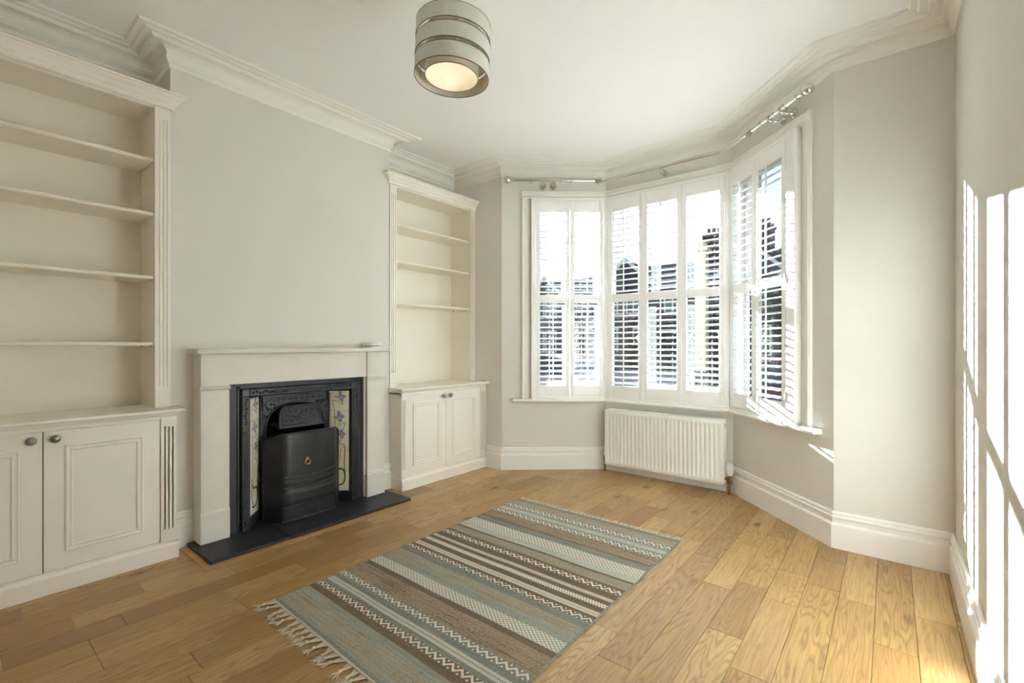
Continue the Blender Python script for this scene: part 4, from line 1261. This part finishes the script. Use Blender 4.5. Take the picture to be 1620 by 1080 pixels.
def foliage(name, label, cat, boxes, trunk=None, seed=1, leaf=.05, n=2600, group=None):
    random.seed(seed)
    x0 = sum(b[0] for b in boxes) / len(boxes); y0 = sum(b[1] for b in boxes) / len(boxes)
    root = thing(name, label, cat, (x0, y0, GZ), group=group)
    core = MB(); lv = MB()
    for (cx, cy, cz, rx, ry, rz) in boxes:
        vs = []; N1, N2 = 14, 9
        for j in range(N2):
            th = math.pi * j / (N2 - 1)
            for i in range(N1):
                ph = 2 * math.pi * i / N1
                sx, sy, sz = math.sin(th) * math.cos(ph), math.sin(th) * math.sin(ph), math.cos(th)
                p = .55
                f = lambda s: math.copysign(abs(s) ** p, s)
                k = 1 + .12 * noise.noise(Vector((sx * 3 + cx, sy * 3 + cy, sz * 3)))
                vs.append((cx + rx * f(sx) * k * .93, cy + ry * f(sy) * k * .93, cz + rz * f(sz) * k * .93))
        core.add(vs, [(j * N1 + i, j * N1 + (i + 1) % N1, (j + 1) * N1 + (i + 1) % N1, (j + 1) * N1 + i) for j in range(N2 - 1) for i in range(N1)], True)
        for _ in range(n // len(boxes)):
            b = random.choice(vs); q = Vector(b) + Vector((random.gauss(0, .06), random.gauss(0, .06), random.gauss(0, .06)))
            a = Vector((random.gauss(0, 1), random.gauss(0, 1), random.gauss(0, 1))).normalized(); c = a.orthogonal().normalized()
            s = leaf * random.uniform(.6, 1.3)
            lv.add([q - a * s, q + c * s * .45, q + a * s, q - c * s * .45], [(0, 1, 2, 3)])
    core.build('foliage', M['leaf'], root); lv.build('leaves', M['leaf'], root)['kind'] = 'stuff'
    if trunk:
        MB().tube(trunk[0], trunk[1], 9).build('trunk', M['bark'], root)
    return root
foliage('hedge', 'dense dark green clipped hedge beyond the bay window', 'hedge', [(-3.05, 7.45, .42, .45, .34, .98), (-2.35, 7.45, .42, .50, .34, .96), (-1.72, 7.45, .40, .36, .34, .94)], seed=3)
foliage('added_shade_hedge', 'tall dark green hedge added at the garden side to shade the front garden', 'hedge', [(-6.4, 5.6, .55, .42, .75, 1.1), (-6.4, 6.8, .55, .42, .75, 1.08), (-6.4, 7.7, .52, .42, .55, 1.06)], seed=8, n=2000)  # added hedge, put beside the view to keep low sun off the garden
foliage('street_tree', 'leafy dark street tree standing beside the brick terrace', 'tree', [(-3.4, 23.5, 3.3, 1.1, 1.1, 1.0), (-2.6, 23.9, 3.6, 1.0, 1.0, 1.1)], trunk=([(-3, 23.6, GZ), (-3.02, 23.6, 1.0), (-3, 23.7, 3.2)], [.16, .12, .07]), seed=4, leaf=.12, n=1600)

bs = thing('bin_store', 'tan timber bin store with a grey ribbed metal lid in the front garden', 'bin store', (-2.6, 6.0, GZ))
for k in range(9):
    z = GZ + .02 + k * .125; MB().box(-3.05, -1.95, 5.70, 5.72, z, z + .118, .003).build('board', M['timber'], bs)
MB().box(-3.05, -3.02, 5.72, 6.35, GZ, .62).build('side_panel', M['timber'], bs); MB().box(-1.98, -1.95, 5.72, 6.35, GZ, .62).build('side_panel', M['timber'], bs)
m = MB(); 
pts = []
for k in range(24):
    y = 5.62 + k * .036; h = .66 + (k / 23) * .17 + (.018 if k % 2 else 0); pts.append((y, h))
vs = [(-3.12, y, h) for y, h in pts] + [(-1.88, y, h) for y, h in pts]
m.add(vs, [(i, i + 1, 24 + i + 1, 24 + i) for i in range(23)]); m.add([(x, y, h - .02) for x, y, h in vs], [(i, i + 1, 24 + i + 1, 24 + i) for i in range(23)])
m.build('ribbed_lid', M['zinc'], bs)
po = thing('gate_post', 'tall square cream painted post with a cap in the front garden', 'post', (-1.98, 6.15, GZ))
MB().box(-2.055, -1.915, 6.45, 6.59, GZ, 2.46, .01).build('shaft', M['out_cream'], po)
m = MB(); m.box(-2.08, -1.89, 6.42, 6.62, 2.46, 2.50); m.lathe([(.06, 2.50), (.08, 2.53), (.05, 2.60), (0, 2.62)], (-1.985, 6.52, 0), seg=12); m.build('cap', M['out_cream'], po)
po = thing('trellis_post', 'slim pale grey post standing in front of the hedge', 'post', (-1.80, 6.6, GZ))
MB().tube([(-1.86, 6.95, GZ), (-1.86, 6.95, 1.36)], .03, 10).build('shaft', M['out_white'], po); MB().lathe([(.03, 0), (.045, .02), (.02, .06), (0, .065)], (-1.86, 6.95, 1.36), seg=10).build('cap', M['out_white'], po)

def house(label, x0, x1, yf, eave, ridge, wall, chim, gables, group='houses across the street'):
    root = thing('terraced_house', label, 'house', ((x0 + x1) / 2, yf, GZ), group=group)
    D = 8
    MB().box(x0, x1, yf, yf + D, GZ - .05, eave).build('walls', M[wall], root)
    m = MB()
    m.add([(x0 + .02, yf - .3, eave - .05), (x1 - .02, yf - .3, eave - .05), (x1 - .02, yf + D / 2, ridge), (x0 + .02, yf + D / 2, ridge), (x0 + .02, yf + D + .3, eave - .05), (x1 - .02, yf + D + .3, eave - .05)],
          [(0, 1, 2, 3), (3, 2, 5, 4), (0, 3, 4), (1, 5, 2)])
    m.build('roof', M['slate'], root)
    MB().box(x0 - .1, x1 - .02, yf - .36, yf - .28, eave - .12, eave - .02).build('gutter', M['out_white'], root)
    for cx in chim:
        c = MB(); c.box(cx - .55, cx + .55, yf + D / 2 - 1.2, yf + D / 2 - .4, eave + .8, ridge + 1.0); c.box(cx - .62, cx + .62, yf + D / 2 - 1.27, yf + D / 2 - .33, ridge + 1.0, ridge + 1.15)
        co = c.build('chimney', M['brick'], root)
        for k in (-.3, 0, .3): MB().lathe([(.11, 0), (.10, .35), (.13, .38), (.12, .42)], (cx + k, yf + D / 2 - .8, ridge + 1.15), seg=10).build('chimney_pot', M['timber'], co)
    def win(a, b, za, zb, y):
        w = MB(); w.frame(a, b, za, zb, [(0, 0), (0, .06), (.09, .06), (.09, 0)], y, sgn=-1)
        w.box((a + b) / 2 - .04, (a + b) / 2 + .04, y - .05, y, za, zb); w.box(a, b, y - .05, y, (za + zb) / 2 - .04, (za + zb) / 2 + .04)
        wo = w.build('window', M['out_white'], root)
        MB().box(a + .08, b - .08, y - .02, y - .005, za + .08, zb - .08).build('pane', M['pane_dark'], wo)
    for gx in gables:
        w = 1.6; zt = eave + 1.55
        MB().prism([(gx - 1.5, yf), (gx - 1.05, yf - .75), (gx + 1.05, yf - .75), (gx + 1.5, yf)], GZ, eave + .05).build('bay', M[wall], root)
        m = MB(); m.prism([(gx - w, eave), (gx + w, eave), (gx, zt)], yf - .8, yf + 2.6, axis='y'); m.build('gable', M['slate'], root)
        m = MB()
        for s in (-1, 1):
            m.add([(gx + s * (w + .12), yf - .9, eave - .1), (gx + s * (w + .12), yf - .9, eave + .12), (gx, yf - .9, zt + .2), (gx, yf - .9, zt - .05),
                   (gx + s * (w + .12), yf - .8, eave - .1), (gx + s * (w + .12), yf - .8, eave + .12), (gx, yf - .8, zt + .2), (gx, yf - .8, zt - .05)], [(0, 1, 2, 3), (4, 5, 6, 7), (0, 1, 5, 4), (1, 2, 6, 5), (0, 3, 7, 4)])
        m.build('bargeboard', M['out_white'], root)
        for za, zb in ((.7, 2.2), (3.0, 4.2)):
            win(gx - .95, gx - .05, za, zb, yf - .76); win(gx + .05, gx + .95, za, zb, yf - .76)
        gxd = gx + 2.5
        if gxd + .5 < x1:
            win(gxd - .5, gxd + .5, 3.0, 4.3, yf - .01)
            d = MB().box(gxd - .5, gxd + .5, yf - .05, yf, GZ, 1.9).build('front_door', M['car_blue'], root)
            MB().box(gxd - .62, gxd + .62, yf - .5, yf, 1.95, 2.1).build('porch_canopy', M['out_white'], root)
    return root
house('brick terraced house with white bargeboards seen through the middle shutters', -14.0, -7.4, 26, 4.6, 6.6, 'brick', (-8.2,), (-12.0,))
house('brick terraced house with twin gables behind the tall cream post', -7.3, -0.4, 26, 4.6, 6.7, 'brick', (-5.6,), (-5.4, -2.4))
house('pale rendered house with a dark slate gable across the street', -24.0, -15.2, 27, 4.2, 6.3, 'render', (-22.6,), (-18.4,))
house('brick house end beyond the parked red car', -0.3, 9, 26, 4.8, 6.8, 'brick', (2.0,), (2.2,))

def car(label, x, y, col, rz, group='cars parked in the street'):
    root = thing('parked_car', label, 'car', (x, y, GZ - .12), rz, group)
    L, W = 4.1, 1.72
    side = [(-2.05, .35), (-2.05, .75), (-1.95, .92), (-1.2, 1.0), (1.1, 1.0), (1.85, .86), (2.05, .70), (2.08, .35)]
    n = len(side); m = MB(); vs = []
    for yy, k in ((-W / 2, .97), (-W / 2 + .06, 1.0), (W / 2 - .06, 1.0), (W / 2, .97)):
        for a, b in side: vs.append((a * k, yy, .22 + (b - .22) * (k if b > .5 else 1)))
    fs = [tuple(range(n)), tuple(range(4 * n - 1, 3 * n - 1, -1))]
    for j in range(3): fs += [(j * n + i, j * n + (i + 1) % n, (j + 1) * n + (i + 1) % n, (j + 1) * n + i) for i in range(n)]
    m.add(vs, fs, False); body = m.build('body', M[col], root, local=True)
    cab = [(-1.75, .98), (-1.30, 1.42), (-.2, 1.50), (.45, 1.44), (1.15, .98)]
    vs = [(a, s * (W / 2 - (.08 if b < 1.1 else .22)), b) for s in (-1, 1) for a, b in cab]; k = len(cab)
    MB().add(vs, [tuple(range(k)), tuple(range(2 * k - 1, k - 1, -1))] + [(i, i + 1, k + i + 1, k + i) for i in range(k - 1)]).build('windows', M['pane_dark'], root, local=True)
    rf = [(-1.34, 1.41), (-.2, 1.50), (.48, 1.43)]
    vs = [(a, s * (W / 2 - .21), b + d) for d in (.0, .025) for s in (-1, 1) for a, b in rf]
    MB().add(vs, [(0, 1, 4, 3), (1, 2, 5, 4), (6, 7, 10, 9), (7, 8, 11, 10), (0, 1, 7, 6), (1, 2, 8, 7), (3, 4, 10, 9), (4, 5, 11, 10), (0, 3, 9, 6), (2, 5, 11, 8)]).build('roof_panel', M[col], root, local=True)
    for wx in (-1.28, 1.3):
        for s in (-1, 1):
            w = MB().lathe([(.17, -.1), (.29, -.1), (.315, -.07), (.315, .07), (.29, .1), (.17, .1)], (wx, s * (W / 2 - .08), .315), (0, 1, 0), 20).build('tyre', M['rubber'], root, local=True)
            h = MB().lathe([(0, -.085), (.17, -.09), (.18, 0), (.17, .09), (0, .085)], (wx, s * (W / 2 - .08), .315), (0, 1, 0), 14).build('wheel_disc', M['zinc'], root, local=True)
    for s in (-1, 1):
        MB().box(-2.075, -1.93, s * .62 - .15, s * .62 + .15, .62, .86, .03).build('tail_lamp', M['tail_red'], root, local=True)
        MB().box(1.86, 2.06, s * .6 - .16, s * .6 + .16, .58, .74, .03).build('head_lamp', M['pane_dark'], root, local=True)
    return root
car('silver car parked by the kerb beyond the garden wall', -7.6, 11.7, 'car_silver', 0)
car('dark blue car parked across the road before the brick terrace', -9.4, 18.8, 'car_blue', math.pi)
car('dark red car parked by the kerb, its rear lamp showing', -1.35, 11.7, 'car_red', 0)
